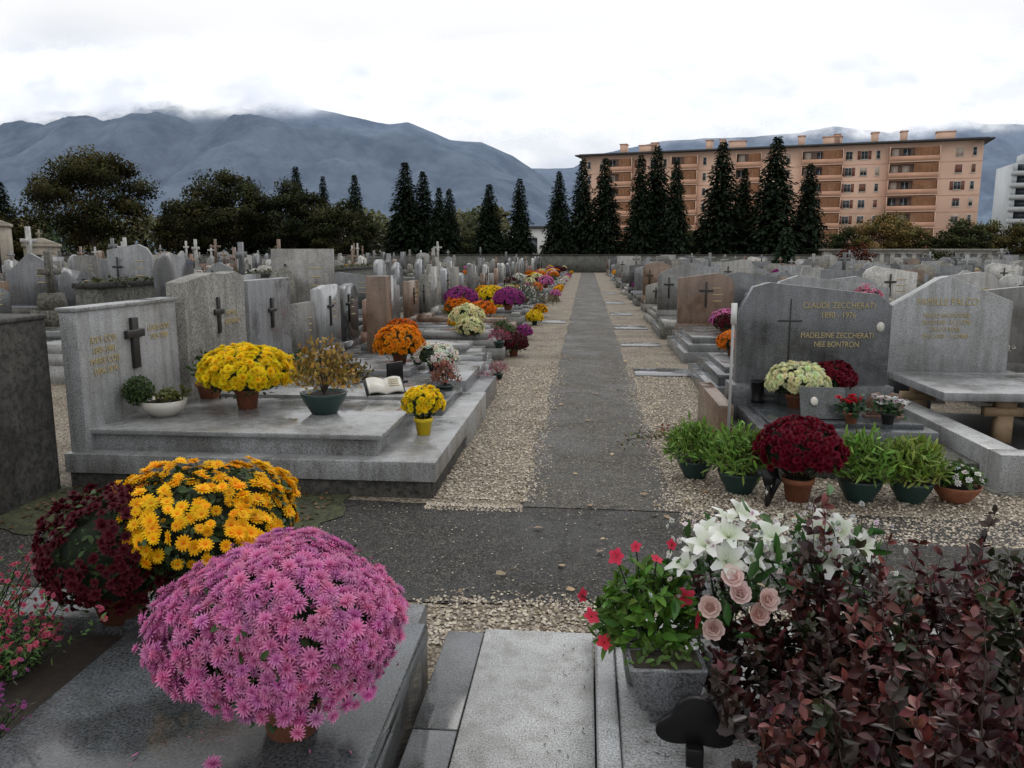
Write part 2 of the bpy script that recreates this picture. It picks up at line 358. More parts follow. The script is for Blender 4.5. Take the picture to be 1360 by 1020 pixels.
# ------------------------------------------------------------------ graves
def hs_profile(kind,w,h):
    a=w/2
    if kind=='rect': return [(-a,0),(a,0),(a,h),(-a,h)]
    if kind=='gable': return [(-a,0),(a,0),(a,h*.74),(a*.85,h*.78),(a*.1,h*.98),(0,h),(-a*.12,h*.98),(-a*.45,h*.84),(-a,h*.62)]
    if kind=='slant': return [(-a,0),(a,0),(a,h*.86),(-a*.55,h),(-a*.85,h*.93),(-a,h*.82)]
    if kind=='slant2': return [(-a,0),(a,0),(a,h*.8),(a*.8,h*.93),(a*.4,h),(-a,h*.9)]
    if kind=='round': return [(-a,0),(a,0)]+[(a*math.cos(t),h*.84+h*.16*math.sin(t)) for t in np.linspace(0,math.pi,13)]
    if kind=='wave': return [(-a,0),(a,0),(a,h*.8)]+[(a-2*a*t,h*(.9+.1*math.sin(t*math.pi*1.0)-.05*math.cos(t*6))) for t in np.linspace(.08,.92,9)]+[(-a,h*.82)]
    if kind=='shoulder': return [(-a,0),(a,0),(a,h*.78),(a*.6,h*.8),(a*.5,h),(-a*.5,h),(-a*.6,h*.8),(-a,h*.78)]
    if kind=='rough': return [(-a,0),(a,0),(a,h*.96),(a*.7,h),(a*.3,h*.985),(-.1*a,h*1.0),(-a*.6,h*.97),(-a,h*.94)]
def cross(m,x,y,z,h,w,t,mat,d=.02):
    m.box(x-t/2,x+t/2,y-d,y,z,z+h,mat); m.box(x-w/2,x+w/2,y-d-.003,y-.001,z+h*.62,z+h*.62+t,mat)
def grave_mesh(kind,w,h,L,mh,ms,cr=None,steps=2,planter=False,gw=None):
    m=M(); gw=gw or w+.08; a=gw/2
    m.box(-a,a,-L,.12,-.05,.16,ms if steps>1 else CONC2)
    m.box(-a+.07,a-.07,-L+.08,.0,.155,.27,ms)
    if steps>2: m.box(-a+.15,a-.15,-L+.25,-.25,.265,.36,ms)
    m.box(-w/2-.02,w/2+.02,-.03,.13,.155,.38,mh)
    m.prism([(x,z+.375) for x,z in hs_profile(kind,w,h-.375)],0,.10,mh)
    if cr=='c': cross(m,0,-.0,.375+(h-.4)*.35,(h-.4)*.5,(h-.4)*.28,.03,BRONZE)
    if cr=='l': cross(m,-w*.28,-.0,.375+(h-.4)*.3,(h-.4)*.5,(h-.4)*.25,.028,BRONZE)
    if cr=='top':
        m.box(-.035,.035,.02,.08,h-.02,h+.38,mh); m.box(-.14,.14,.022,.078,h+.2,h+.27,mh)
    if planter: m.box(-w*.3,w*.3,-.35,-.12,.265,.42,mh,.01)
    if cr!='top':
        for i in range(3):
            ww=w*random.uniform(.12,.22); z=.375+(h-.4)*(.72-.13*i)
            x0=w*.12
            m.box(x0,x0+ww,-.003,.001,z,z+.015,GOLD)
    return m
kinds=['rect','gable','slant','slant2','rough','wave','shoulder','round']
mats=[G_LIGHT,G_MID,G_WALLST,G_PALE,G_CHAR,G_MID,G_WALLST,G_LIGHT,G_BROWN,G_MID,G_WHITE,G_MID,G_ROSE,G_WALLST,CONC2]
variants=[]
for i in range(34):
    k=kinds[i%8]; mh=mats[i%len(mats)]
    ms=random.choice([mh,G_MID,G_LIGHT,CONC2]); w=random.uniform(.75,1.15); h=random.uniform(.85,1.32)
    variants.append(grave_mesh(k,w,h,random.uniform(1.85,2.1),mh,ms,random.choice(['c','l',None,'top' if i%3==0 else None]),random.choice([1,2,3]),i%4==0).mesh("grave"))
leftv=[v for i,v in enumerate(variants) if i%8 in (0,2,3,4,6)]
# old stone cross monuments for the crowded part of the cemetery
crosses=[]
for i in range(4):
    m=M(); h=random.uniform(1.5,2.1); mt_=[G_WALLST,CONC2,G_WHITE,G_BROWN][i]
    m.box(-.42,.42,-1.7,.3,-.05,.22,CONC2); m.box(-.3,.3,-.25,.25,.215,.5,mt_,.02); m.box(-.2,.2,-.17,.17,.498,.8,mt_,.03)
    m.box(-.055,.055,-.05,.05,.795,h,mt_,.005); m.box(-.26,.26,-.045,.045,h-.42,h-.31,mt_)
    crosses.append(m.mesh("stone_cross_grave"))
smalls=[]
for c,nn in ((YEL,110),(ORG,110),(PURP,110),(WHT,110),(MAR,110),(PINK,110),(GOLDY,110),(CREAM,100)):
    smalls.append(mum("potted_chrysanthemum",None,.22,.17,nn,mum_small,.045,c,.08,.12,random.choice([TERRA,TERRA,DGREEN]),140,me_only=True))
def bushmesh(col,rx,rz,n,ls,tpl=LF,potmat=None,potr=.09,poth=.13,spiky=0,shape='pot',core=True,name="potted_shrub"):
    m=M(); z0=0
    if potmat: pot(m,(0,0,0),potr,poth,potmat,shape); z0=poth
    d=rng.normal(size=(n,3)); d/=np.linalg.norm(d,axis=1,keepdims=True); d[:,2]=np.abs(d[:,2])*1.0-.15
    r=rng.uniform(.35,1.0,n)**.6*(1+rng.normal(size=n)*.1)
    P=d*r[:,None]*np.array([rx,rx,rz]); P[:,2]+=z0+rz*.25
    m.scatter(tpl,P,d+rng.normal(size=(n,3))*.7,ls*rng.uniform(.6,1.3,n),cols(n,col,.5,.1)*(.55+.5*r[:,None]),LEAF,spin=d+np.array([0,0,.6])+rng.normal(size=(n,3))*.4)
    for k in range(14):
        a=random.uniform(0,6.3);e=random.uniform(.3,1.4)
        m.tube((0,0,z0*.85),(rx*.8*math.cos(a)*math.cos(e),rx*.8*math.sin(a)*math.cos(e),z0+rz*.25+rz*.85*math.sin(e)),.004,.002,BARK,4)
    return m.mesh(name)
gb=[bushmesh((.05,.10,.025),.22,.22,500,.05),bushmesh((.11,.13,.10),.3,.3,900,.05,LFN),bushmesh((.13,.10,.03),.25,.25,400,.05)]
heath=bushmesh((.38,.08,.15),.16,.16,450,.03,LFN,DGREEN,.07,.09,name="potted_heather")

def put_flower(x,y,z,s=None):
    if random.random()<.84: place(random.choice(smalls),"potted_chrysanthemum",(x,y,z),random.uniform(0,6),scale=s or random.uniform(.7,1.25))
    else: place(random.choice(gb),"grave_shrub",(x,y,z),random.uniform(0,6),scale=s or random.uniform(.7,1.2))
y=11.0
while y<61:
    me=random.choice(leftv); place(me,"grave",(-3.3+random.uniform(-.06,.06),y,0),rad(90)+random.uniform(-.02,.02),scale=(1.08,1,random.uniform(.93,1.08)))
    for k in range(random.choice([1,2,2,3])):
        put_flower(random.uniform(-2.9,-1.5),y+random.uniform(-.4,.4),.27)
    if random.random()<.5: put_flower(-1.12+random.uniform(-.05,.08),y+random.uniform(-.4,.4),.0,random.uniform(.6,1))
    y+=random.choice([1.22,1.25,1.3,1.5])
for (xc,rz_) in ((-5.0,-90),(-10.2,90),(-11.4,-90),(-16.6,90),(-17.8,-90),(-20.6,90),(-23,90),(-24.4,-90),(-27.5,90),(-30,90),(-31.2,-90),(-34,90),(-37,90),(-38.5,-90)):
    y=max(9.5,abs(xc)*1.25)
    while y<62:
        if random.random()<.9:
            q=random.random()
            if abs(xc)>9 and q<.22: place(random.choice(crosses),"stone_cross_grave",(xc+random.uniform(-.3,.3),y,0),rad(rz_)+random.choice([0,1.57]),scale=random.uniform(.8,1.15))
            else: place(random.choice(variants),"grave",(xc+random.uniform(-.2,.2),y,0),rad(rz_)+(0 if random.random()<.75 else rad(-rz_)),scale=(1,1,random.uniform(.8,1.4)))
            if random.random()<.4:
                put_flower(xc+(1.2 if rz_>0 else -1.2),y,.28)
        y+=random.uniform(1.2,1.6)*(1 if y<35 else 1.3)
for row in range(17):
    Y=10.6+row*3.05
    x=1.95+random.uniform(-.05,.05)
    while x<Y*.56+1 and x<34:
        if row in (0,1) and x<3.0: x+=1.3; continue
        if random.random()<.93:
            place(random.choice(variants),"grave",(x,Y+random.uniform(-.15,.15),0),random.uniform(-.03,.03),scale=(1,1,random.uniform(.85,1.15)))
            q=random.random()
            if q<.65: put_flower(x+random.uniform(-.3,.3),Y-random.uniform(.3,1.5),.28)
            if q<.3: put_flower(x+random.uniform(-.3,.3),Y-random.uniform(.3,1.5),.28)
        x+=random.uniform(1.28,1.5)
        if abs(x-9)<.6: x+=1.3

# T1
m=M()
m.box(-.68,.70,-2.42,.1,-.05,.12,CONC); m.box(-.70,.72,-2.44,.12,.115,.25,G_LIGHT)
m.box(-.56,.62,-2.02,-.02,.247,.37,G_LIGHT); m.box(-.60,.66,-2.06,-.0,.365,.40,G_SHINE)
m.prism([(x,z+.24) for x,z in hs_profile('rect',1.3,.97)],-.02,.10,G_PALE)
m.box(-.665,.665,-.035,.115,1.205,1.235,G_LIGHT)
m.box(-.04,.04,-.05,-.018,.74,1.12,BRONZE); m.box(-.115,.115,-.054,-.02,.97,1.03,BRONZE)
t1=m.obj("granite_grave",(-3.40,5.62,0),rad(90),.006)
text("JOLY COSI\n1895-1981\nMARIE COSI\n1904-1974",.065,(-.37,-.024,.98),t1)
text("LOUIS COSI\n1921-1988",.06,(.36,-.024,1.0),t1)
# T2
m=M()
m.box(-.62,.62,-2.42,.12,-.05,.25,G_LIGHT); m.box(-.54,.54,-2.2,-.02,.247,.33,G_DARK); m.box(-.50,.50,-1.9,-.1,.327,.40,G_SHINE)
m.prism([(x,z+.24) for x,z in hs_profile('rough',1.18,1.18)],-.04,.12,G_WALLST)
m.box(-.025,.025,-.06,-.038,.87,1.2,BRONZE); m.box(-.09,.09,-.064,-.04,1.04,1.09,BRONZE)
t2=m.obj("granite_grave",(-3.38,6.94,0),rad(90),.006)
text("FAMILLE\nBERNARD",.07,(.28,-.045,1.02),t2)
# T3
m=M()
m.box(-.6,.6,-2.38,.12,-.05,.22,G_MID); m.box(-.52,.52,-2.2,-.02,.217,.34,G_SHINE); m.box(-.45,.45,-1.6,-.3,.337,.42,G_LIGHT)
m.prism([(x,z+.21) for x,z in hs_profile('rect',1.12,1.11)],-.02,.10,G_LIGHT); m.box(-.025,.025,-.045,-.019,.8,1.12,BRONZE); m.box(-.09,.09,-.049,-.02,.97,1.01,BRONZE)
m.obj("granite_grave",(-3.38,8.22,0),rad(90),.006)
g4=grave_mesh('rect',.62,1.0,2.2,G_WALLST,G_LIGHT,None,2,gw=.85); g4.obj("grave",(-3.35,9.25,0),rad(90))
g5=grave_mesh('rough',.9,1.18,2.1,G_PALE,G_MID,'c',2,gw=.95); g5.obj("grave",(-3.35,10.15,0),rad(90))
m=M(); m.box(-.15,.15,-.15,.15,0,1.28,G_BROWN,.01); m.box(-.2,.2,-.2,.2,-.02,.2,G_BROWN); m.obj("brown_granite_pillar",(-2.85,10.75,0),0,.006)
m=M(); m.box(-4.6,-3.545,2.6,4.9,-.1,1.17,CONC); m.box(-4.62,-3.535,2.58,4.91,1.167,1.20,CONC); m.obj("concrete_wall",bevel=.01)
m=M(); m.box(-6.5,-6.2,9.6,24,-.1,1.15,CONC2); m.box(-6.53,-6.17,9.58,24.02,1.145,1.21,CONC)
k=2500;P=np.stack([rng.uniform(-6.55,-6.15,k),rng.uniform(9.6,24,k),rng.uniform(1.15,1.25,k)],1); m.scatter(LFW,P,rng.normal(size=(k,3))*.6+(0,0,1),rng.uniform(.03,.08,k),cols(k,(.06,.07,.025),.5),LEAF)
m.obj("mossy_stone_wall")
m=M(); m.box(-70,80,64.2,64.6,-.1,1.35,CONC2); m.box(-70,80,64.15,64.65,1.345,1.43,CONC)
m.obj("cemetery_wall")

# --- Zeccherati grave
m=M()
m.box(-.78,.80,-1.5,.2,-.05,.14,CONC2); m.box(-.68,.62,-1.12,.1,.137,.27,G_MID); m.box(-.60,.55,-1.02,-.22,.265,.31,G_DARK)
m.box(-.74,.64,-.14,.16,.135,.45,G_MID)
m.prism([(-.68,.447),(.62,.447),(.62,1.14),(.50,1.24),(-.42,1.34),(-.56,1.30),(-.68,1.08)],-.02,.11,G_MID)
m.box(-.242,-.228,-.026,-.018,.62,1.2,BRONZE); m.box(-.34,-.13,-.028,-.02,1.0,1.014,BRONZE)
z=m.obj("zeccherati_grave",(2.02,7.15,0),0,.005)
text("CLAUDE ZECCHERATI\n1890 - 1976",.072,(.17,-.026,1.12),z,sx=.85)
text("MADELEINE ZECCHERATI\nNEE BONTRON",.068,(.17,-.026,.86),z,sx=.8)
m=M(); m.lathe([(.001,0),(.034,0),(.034,.004),(.001,.006)],(0,0,0),PWHITE,16,1,1.3); o=m.obj("photo_medallion",(.53,-.024,.96),0,0,z); o.rotation_euler=(rad(90),0,0)
m=M(); m.box(-.06,.06,-.7,.5,-.05,.36,G_BROWN); m.obj("stone_kerb",(1.16,7.2,0),0,.006)
# --- Falco grave
m=M()
m.box(-.66,-.46,-2.45,.1,-.05,.27,G_PALE); m.box(.78,.94,-2.45,.1,-.05,.27,G_PALE); m.box(-.657,.94,-2.62,-2.452,-.05,.272,G_PALE)
m.box(-.46,.78,-2.36,.0,-.04,.03,PDARK)  # dark sheet, shade of the gap below the lid put into colour
m.box(-.70,.98,-2.66,.12,-.05,.02,CONC2)
m.box(-.6,.7,-.12,.2,.24,.46,G_MID)
m.prism([(x+.03,z_+.455) for x,z_ in hs_profile('gable',1.22,.92)],-.02,.12,G_PALE)
fz=m.obj("falco_grave",(3.42,8.0,0),0,.006)
m=M(); m.box(-.5,.95,-1.35,-.15,.40,.47,G_PALE); m.obj("tomb_lid",(3.42,8.0,0),0,.006)
for dx,dy,zz in ((.05,-1.2,.24),(.66,-1.15,.24),(.35,-.6,.24),(-.35,-.5,.24)):
    m=M(); m.box(dx-.06,dx+.06,dy-.05,dy+.05,0,zz+.02,WOOD); m.box(dx-.16,dx+.14,dy-.04,dy+.04,zz+.018,zz+.09,WOOD); m.box(dx-.07,dx+.08,dy-.045,dy+.045,zz+.088,zz+.16,WOOD); m.obj("wooden_block",(3.42,8.0,0),0)
text("FAMILLE FALCO",.095,(.04,-.026,1.1),fz,sx=.85)
text("FALCO SALVATORE\n18.10.1918 - 12.2.1976\nFALCO ROSE\n29.11.1928 - 7.4.1980",.058,(.04,-.026,.98),fz,sx=.85)
for k,x,Y,w,h,mm,cr in (('slant',2.75,9.3,1.3,1.34,G_LIGHT,None),('slant2',4.75,9.2,1.2,1.25,G_MID,'l'),('rough',5.3,8.0,1.0,1.2,G_BROWN,None)):
    grave_mesh(k,w,h,1.2,mm,G_MID,cr,2).obj("grave",(x,Y,0),0,.005)
grave_mesh('slant2',.95,1.25,2.3,G_BROWN,G_MID,'c',3,gw=1.25).obj("grave",(2.05,13.9,0),0,.006)
grave_mesh('rect',.9,.9,2.0,G_MID,G_DARK,None,2,gw=1.2).obj("grave",(2.0,17,0),0,.006)
m=M(); m.box(-.6,.6,-1,.9,-.05,.16,G_MID); m.box(-.5,.5,-.9,.8,.157,.28,G_DARK); m.box(-.4,.4,-.7,.6,.277,.34,G_MID); m.obj("flat_grave_slab",(1.95,9.6,0),0,.006)
put_flower(1.8,9.9,.34,.8); put_flower(2.2,12.9,.36,.9); place(smalls[4],"potted_chrysanthemum",(2.15,12.4,.36),0,scale=.8)
place(heath,"potted_heather",(2.0,9.2,.34),0,scale=1)

# ------------------------------------------------------------------ near objects on graves
mum("yellow_chrysanthemum",(-2.62,5.85,.40),.35,.21,520,mum_full,.034,YEL,.10,.17,TERRA,300,lift=.27,maxp=105)
mum("yellow_chrysanthemum",(-1.20,5.72,.25),.15,.12,130,mum_full,.027,YEL,.07,.13,PYEL,200,lift=.24,buds=20)
mum("orange_chrysanthemum",(-2.0,8.35,.42),.26,.19,280,mum_full,.032,(.85,.30,.012),.09,.12,TERRA,200,lift=.2)
mum("orange_chrysanthemum",(-2.5,10.6,.3),.23,.17,180,mum_small,.04,(.72,.17,.015),.09,.14,TERRA,200,lift=.22)
mum("white_chrysanthemum",(-1.62,8.35,.34),.24,.12,170,mum_small,.04,WHT,.08,.1,DGREEN,260,gap=.25)
mum("white_chrysanthemum",(-1.85,12.3,.36),.25,.18,180,mum_small,.045,CREAM,.09,.16,TERRA,150)
mum("purple_chrysanthemum",(-2.55,16.0,.42),.32,.24,200,mum_small,.05,PURP,.1,.12,TERRA,200)
mum("purple_chrysanthemum",(-1.6,16.3,.42),.3,.22,190,mum_small,.05,PURP,.1,.12,TERRA,200)
mum("orange_chrysanthemum",(-2.0,15.2,.3),.25,.16,160,mum_small,.045,ORG,.09,.12,TERRA,150)
mum("yellow_chrysanthemum",(-2.2,18.5,.4),.3,.2,160,mum_small,.05,YEL,.09,.12,TERRA,150)
for x,y,z_,k in ((-1.15,9.0,.0,.9),(-1.2,10.9,.28,1.1),(-1.1,9.9,.0,.9)):
    place(heath,"potted_heather",(x,y,z_),1,scale=k)
place(gb[1],"lavender_bush",(-1.6,19.5,.25),0,scale=(2.4,2.4,2.0)); place(gb[0],"box_bush",(-1.35,12.9,.25),0,scale=(.9,.9,.9))
place(gb[2],"grave_shrub",(-2.3,7.2,.3),0,scale=1.3); place(gb[0],"grave_shrub",(-2.9,7.7,.3),0,scale=1.1)
place(bushmesh((.34,.21,.04),.25,.36,650,.045,LF,DGREEN,.17,.16,shape='bowl',name="autumn_shrub"),"potted_autumn_shrub",(-1.96,5.72,.40),0)
place(bushmesh((.06,.10,.03),.14,.22,160,.05,LF,TERRA,.11,.13,name="potted_plant"),"potted_plant",(-3.12,6.25,.40),0)
m=M(); m.lathe([(.001,0),(.09,0),(.15,.06),(.17,.12),(.16,.12),(.13,.1),(.001,.1)],(0,0,0),PWHITE,24); m.lathe([(.15,.1),(.001,.12)],(0,0,0),SOIL,24)
P,Nn=dome_pts(900,.1,.1,.1,165,.05); P+=np.array([-.13,-.1,.2]); m.scatter(LF,P,Nn+rng.normal(size=Nn.shape)*.5,.022,cols(900,(.05,.09,.02),.4),LEAF)
cp=[];cf=[]
for i in range(7):
    for k_ in range(10):
        t=math.pi*i/6;a=6.283*k_/10; cp.append((-.13+.085*math.sin(t)*math.cos(a),-.1+.085*math.sin(t)*math.sin(a),.2+.085*math.cos(t)))
for i in range(6):
    for k_ in range(10): cf.append((i*10+k_,(i+1)*10+k_,(i+1)*10+(k_+1)%10,i*10+(k_+1)%10))
m.add(cp,cf,CORE)
m.tube((-.07,-.05,.09),(-.13,-.1,.16),.01,.008,BARK)
n=120;P=np.stack([rng.uniform(-.02,.15,n),rng.uniform(-.1,.1,n),rng.uniform(.12,.2,n)],1); m.scatter(LF,P,rng.normal(size=(n,3))+(0,0,1),.05,cols(n,(.12,.13,.03),.4),LEAF)
m.obj("white_planter_bowl",(-3.12,5.52,.40))
m=M()
for sgn in (-1,1):
    v=[];f=[]
    for i in range(7):
        t=i/6; x=sgn*t*.15; zz=.03*math.sin(t*math.pi*.8)+.012
        v+=[(x,-.1,zz),(x,.1,zz),(x,.1,zz-.02),(x,-.1,zz-.02)]
    for i in range(6):
        a=i*4
        for q in range(4): f.append((a+q,a+(q+1)%4,a+4+(q+1)%4,a+4+q) if sgn>0 else (a+q,a+4+q,a+4+(q+1)%4,a+(q+1)%4))
    f.append((24,25,26,27)); m.add(v,f,PWHITE)
m.box(-.17,.17,-.115,.115,-.012,.0,G_BLACK)
for i in range(4): m.box(.03,.12,.05-.03*i,.06-.03*i,.044,.047,GOLD)
o=m.obj("open_book_plaque",(-1.72,6.6,.45),-.5); o.rotation_euler=(rad(28),0,rad(25))
place(bushmesh((.3,.12,.08),.14,.2,260,.045,LF,DGREEN,.08,.1,name="flower_arrangement"),"flower_arrangement",(-1.32,7.3,.26),0)
m=M(); m.box(-.10,.10,-.012,.012,0,.2,G_BLACK); m.box(-.12,.12,-.05,.05,-.01,.02,G_BLACK); o=m.obj("black_plaque",(-1.75,7.1,.40),rad(60),.004)

# right side things
mum("red_chrysanthemum",(1.39,5.12,0),.265,.2,520,mum_full,.027,(.17,.005,.02),.10,.16,TERRA,300,lift=.34)
def bowlplant(x,y,s,col=(.15,.27,.045),pm=DGREEN,r=.135,h=.14,rx=.2,rz=.24,n=1300,tpl=LFN,nm="potted_fern"):
    place(bushmesh(col,rx,rz,n,.07,tpl,pm,r,h,shape='bowl',name=nm),nm,(x,y,0),random.uniform(0,6),scale=s)
bowlplant(.80,5.62,.95); bowlplant(1.05,5.28,1.05); bowlplant(1.80,5.18,1.05); bowlplant(2.12,5.18,1.0,(.2,.29,.05))
bowlplant(2.42,5.22,.85,(.07,.13,.03),TERRA,.17,.13,.15,.12,300,LF,"potted_pansy")
m=M(); P,Nn=dome_pts(18,.13,.12,.1,80); P[:,2]+=.14; m.scatter(mum_small,P,Nn,.024,cols(18,(.8,.8,.78)),PETAL); m.obj("white_pansies",(2.42,5.18,0))
m=M(); m.box(-.012,.012,-.012,.012,-.02,.22,BRONZE); m.obox((0,-.02,.2),(.06,.01,.05),0,G_BLACK,-.4); m.obox((0.03,.0,.08),(.015,.012,.13),0,G_BLACK,.5);m.obj("small_black_marker",(1.17,4.98,0),.5)
mum("cream_chrysanthemum",(1.78,6.75,.28),.24,.15,280,mum_full,.03,(.82,.82,.52),.09,.15,TERRA,300,lift=.25)
mum("red_chrysanthemum",(2.13,7.0,.30),.2,.13,160,mum_small,.035,(.17,.006,.02),.08,.12,TERRA,150,lift=.23)
m=M(); m.lathe([(.001,0),(.05,0),(.055,.02),(.045,.04),(.06,.17),(.07,.19),(.055,.19),(.001,.15)],(0,0,0),G_BLACK,16); m.obj("dark_vase",(1.5,6.95,.31))
m=M(); m.obox((0,0,.13),(.17,.014,.13),0,G_DARK,-.45); m.obox((0,.08,.09),(.02,.06,.08),0,G_DARK,0)
o=m.obj("memorial_plaque",(1.86,6.30,.30),-.05,.004)
m=M(); m.lathe([(.001,0),(.028,0),(.028,.004),(.001,.006)],(0,0,0),PWHITE,16,1,1.3); q=m.obj("photo_medallion",(-.07,-.035,.15),0,0,o); q.rotation_euler=(rad(90-26),0,0)
m=M(); m.prism([(-.13,0),(.13,0),(.14,.12),(.1,.19),(.05,.2),(0,.165),(-.05,.2),(-.1,.19),(-.14,.12)],-.02,.02,G_ROSE); m.box(-.15,.15,-.05,.05,-.01,.02,G_ROSE); o=m.obj("heart_plaque",(2.36,6.38,.31),-.1,.004)
def smallpot(x,y,z_,c,tpl=mum_small,n=16,pm=TERRA):
    m=M(); pot(m,(0,0,0),.055,.09,pm)
    k=160;P=rng.normal(size=(k,3))*np.array([.05,.05,.03])+(0,0,.13); m.scatter(LFW,P,rng.normal(size=(k,3))+(0,0,1.5),.045,cols(k,(.04,.09,.035),.4),LEAF)
    P=rng.normal(size=(n,3))*np.array([.05,.05,.02])+(0,0,.19); m.scatter(tpl,P,rng.normal(size=(n,3))*.5+(0,0,1),.028,cols(n,c),PETAL); m.obj("potted_cyclamen",(x,y,z_))
smallpot(2.03,6.13,.31,(.5,.02,.04)); smallpot(2.30,6.13,.31,(.8,.78,.78),n=24,pm=PDARK)
m=M(); m.box(-.010,.010,-.006,.006,-.05,1.22,GREYP); m.box(-.022,.022,-.012,-.004,1.06,1.22,WHITE); m.obj("white_marker_post",(1.12,6.15,0),.1)
m=M()
for i in range(20):
    a=random.uniform(0,6.3); p=np.array([0.,0.,0.]); d=np.array([math.cos(a)*.9-.4,math.sin(a)*.5,1.0])
    for k in range(7):
        q=p+d*.07; m.tube(p,q,.004-.0004*k,.0036-.0004*k,BARK,4)
        if k>1:
            P=np.array([q]*3)+rng.normal(size=(3,3))*.02; m.scatter(LF,P,rng.normal(size=(3,3))+(0,0,1),.035,cols(3,random.choice([(.07,.12,.03),(.25,.06,.04),(.16,.15,.04)]),.3),LEAF)
        p=q; d=d+np.array([random.uniform(-.25,.25),random.uniform(-.25,.25),-.25])
m.obj("bare_rose_bush",(.93,6.2,0))
mum("pink_chrysanthemum",(3.15,9.4,.9),.2,.14,90,mum_small,.04,(.75,.3,.4),.08,.12,TERRA,100)
m=M(); m.box(-.2,.2,-.2,.2,-.05,.9,G_MID); m.obj("stone_pedestal",(3.15,9.4,0))

# ------------------------------------------------------------------ foreground graves
m=M(); m.box(-1.45,-.50,.4,2.40,.33,.40,G_DARK); m.box(-1.43,-.52,.4,2.38,-.05,.332,G_MID)
m.obj("polished_grave_slab",bevel=.012)
m=M(); m.box(-.497,-.36,.4,2.12,-.05,.20,G_MID); m.box(-.497,-.36,2.124,2.74,-.05,.20,G_MID); m.obj("granite_kerb",bevel=.004)
m=M(); m.box(-.356,.045,.3,2.76,-.05,.205,G_FG); m.obj("granite_walk_slab",bevel=.004)
m=M(); m.box(.05,.11,.4,2.62,-.05,.30,G_FG); m.box(.113,2.2,.4,2.60,-.05,.285,G_PALE); m.box(.05,2.2,2.603,2.72,-.05,.30,G_LIGHT)
m.box(.62,1.9,.4,2.4,.28,.31,SOIL); m.obj("granite_grave_border",bevel=.006)
m=M()
k=220;P=np.stack([rng.uniform(-.1,.6,k)**1,rng.uniform(1.7,2.7,k),np.full(k,.209)],1); P[:,2]=np.where(P[:,0]>.11,.288,.209)
P=P[(P[:,0]<.045)|(P[:,0]>.12)]; m.scatter(LFN,P,np.array([(0,0,1.)]*len(P)),rng.uniform(.006,.02,len(P)),cols(len(P),(.05,.03,.02),.5),LEAF); m.obj("plant_litter")
m=M(); m.box(-3.2,-1.455,.4,2.35,-.05,.33,SOIL); m.box(-3.2,-.55,2.403,2.62,-.05,.36,G_MID); m.obj("grave_flower_bed",bevel=.006)
m=M(); n=30; P=np.stack([rng.uniform(-1.2,-.52,n),rng.uniform(1.4,1.75,n),np.full(n,.405)],1); m.scatter(LFN,P,np.array([(0,0,1.)]*n),rng.uniform(.01,.022,n),cols(n,PINK,.3),PETAL)
m.scatter(mum_pink,np.array([(-.86,1.62,.41)]),np.array([(0.2,-.3,1.)]),.022,np.array([PINK]),PETAL); m.obj("fallen_petals")
mum("pink_chrysanthemum",(-.73,1.79,.40),.28,.205,1350,mum_pink,.0205,PINK,.09,.13,TERRA,700,lift=.275,maxp=114,buds=160,lump=.10)
mum("golden_chrysanthemum",(-1.36,2.62,.36),.33,.20,460,mum_daisy,.027,(.96,.53,.008),.1,.12,TERRA,2200,gap=.22,lift=.28,maxp=100,buds=40,lump=.12)
mum("dark_red_chrysanthemum",(-1.60,2.46,.34),.24,.22,650,mum_small,.022,MAR,.1,.12,TERRA,1000,gap=.12,lift=.24,maxp=128)
def tuft(name,loc,n,h,spread,lc,fc,fs=.012,ls=.035,fn=8,tpl=LFN):
    m=M()
    for i in range(n):
        a=random.uniform(0,6.3);s=random.uniform(0,1)**.5; p=np.array([math.cos(a)*s*spread*.3,math.sin(a)*s*spread*.3,0.]); d=np.array([math.cos(a)*s*spread/h*.9,math.sin(a)*s*spread/h*.9,1.]); hh=h*random.uniform(.6,1.2)
        st=8
        for k in range(st):
            q=p+d*hh/st; m.tube(p,q,.0022,.0018,CORE,3)
            kk=3; P=np.array([q]*kk)+rng.normal(size=(kk,3))*.006; sp=rng.normal(size=(kk,3)); sp[:,2]+=.3; m.scatter(tpl,P,rng.normal(size=(kk,3))+(0,0,1.2),ls*rng.uniform(.6,1.2,kk),cols(kk,lc,.4,.1),LEAF,spin=sp)
            p=q; d=d+np.array([random.uniform(-.12,.12),random.uniform(-.12,.12),0])
        P=np.array([p]*fn)+rng.normal(size=(fn,3))*np.array([.01,.01,.02]); m.scatter(mum_small,P,rng.normal(size=(fn,3))+(0,0,.5),fs,cols(fn,fc,.3),PETAL)
    return m.obj(name,loc)
tuft("pink_flowering_plant",(-1.76,2.08,.33),60,.17,.24,(.10,.18,.05),(.62,.12,.2),.010,.03,4)
tuft("pink_flowering_plant",(-2.0,2.24,.33),40,.22,.22,(.10,.18,.05),(.62,.12,.2),.010,.03,4)
tuft("purple_heather",(-1.56,1.72,.33),30,.12,.12,(.05,.07,.03),(.35,.1,.3),.007,.02,4)
m=M(); m.prism([(-.07,0),(.08,0),(.115,.12),(-.105,.12)],-.06,.07,G_MID); m.box(-.09,.1,-.045,.055,.112,.124,SOIL); m.box(-.04,.05,-.03,.04,-.06,.002,G_MID)
n=70;P=np.stack([rng.uniform(-.09,.1,n),rng.uniform(-.04,.06,n),rng.uniform(.12,.16,n)],1); m.scatter(LFM,P,rng.normal(size=(n,3))+(0,0,1),.035,cols(n,(.08,.15,.03),.4),LEAF)
m.obj("granite_planter",(.235,2.11,.34),.06,.004)
m=M()
n=560;d=rng.normal(size=(n,3));d/=np.linalg.norm(d,axis=1,keepdims=True);d[:,2]=np.abs(d[:,2])
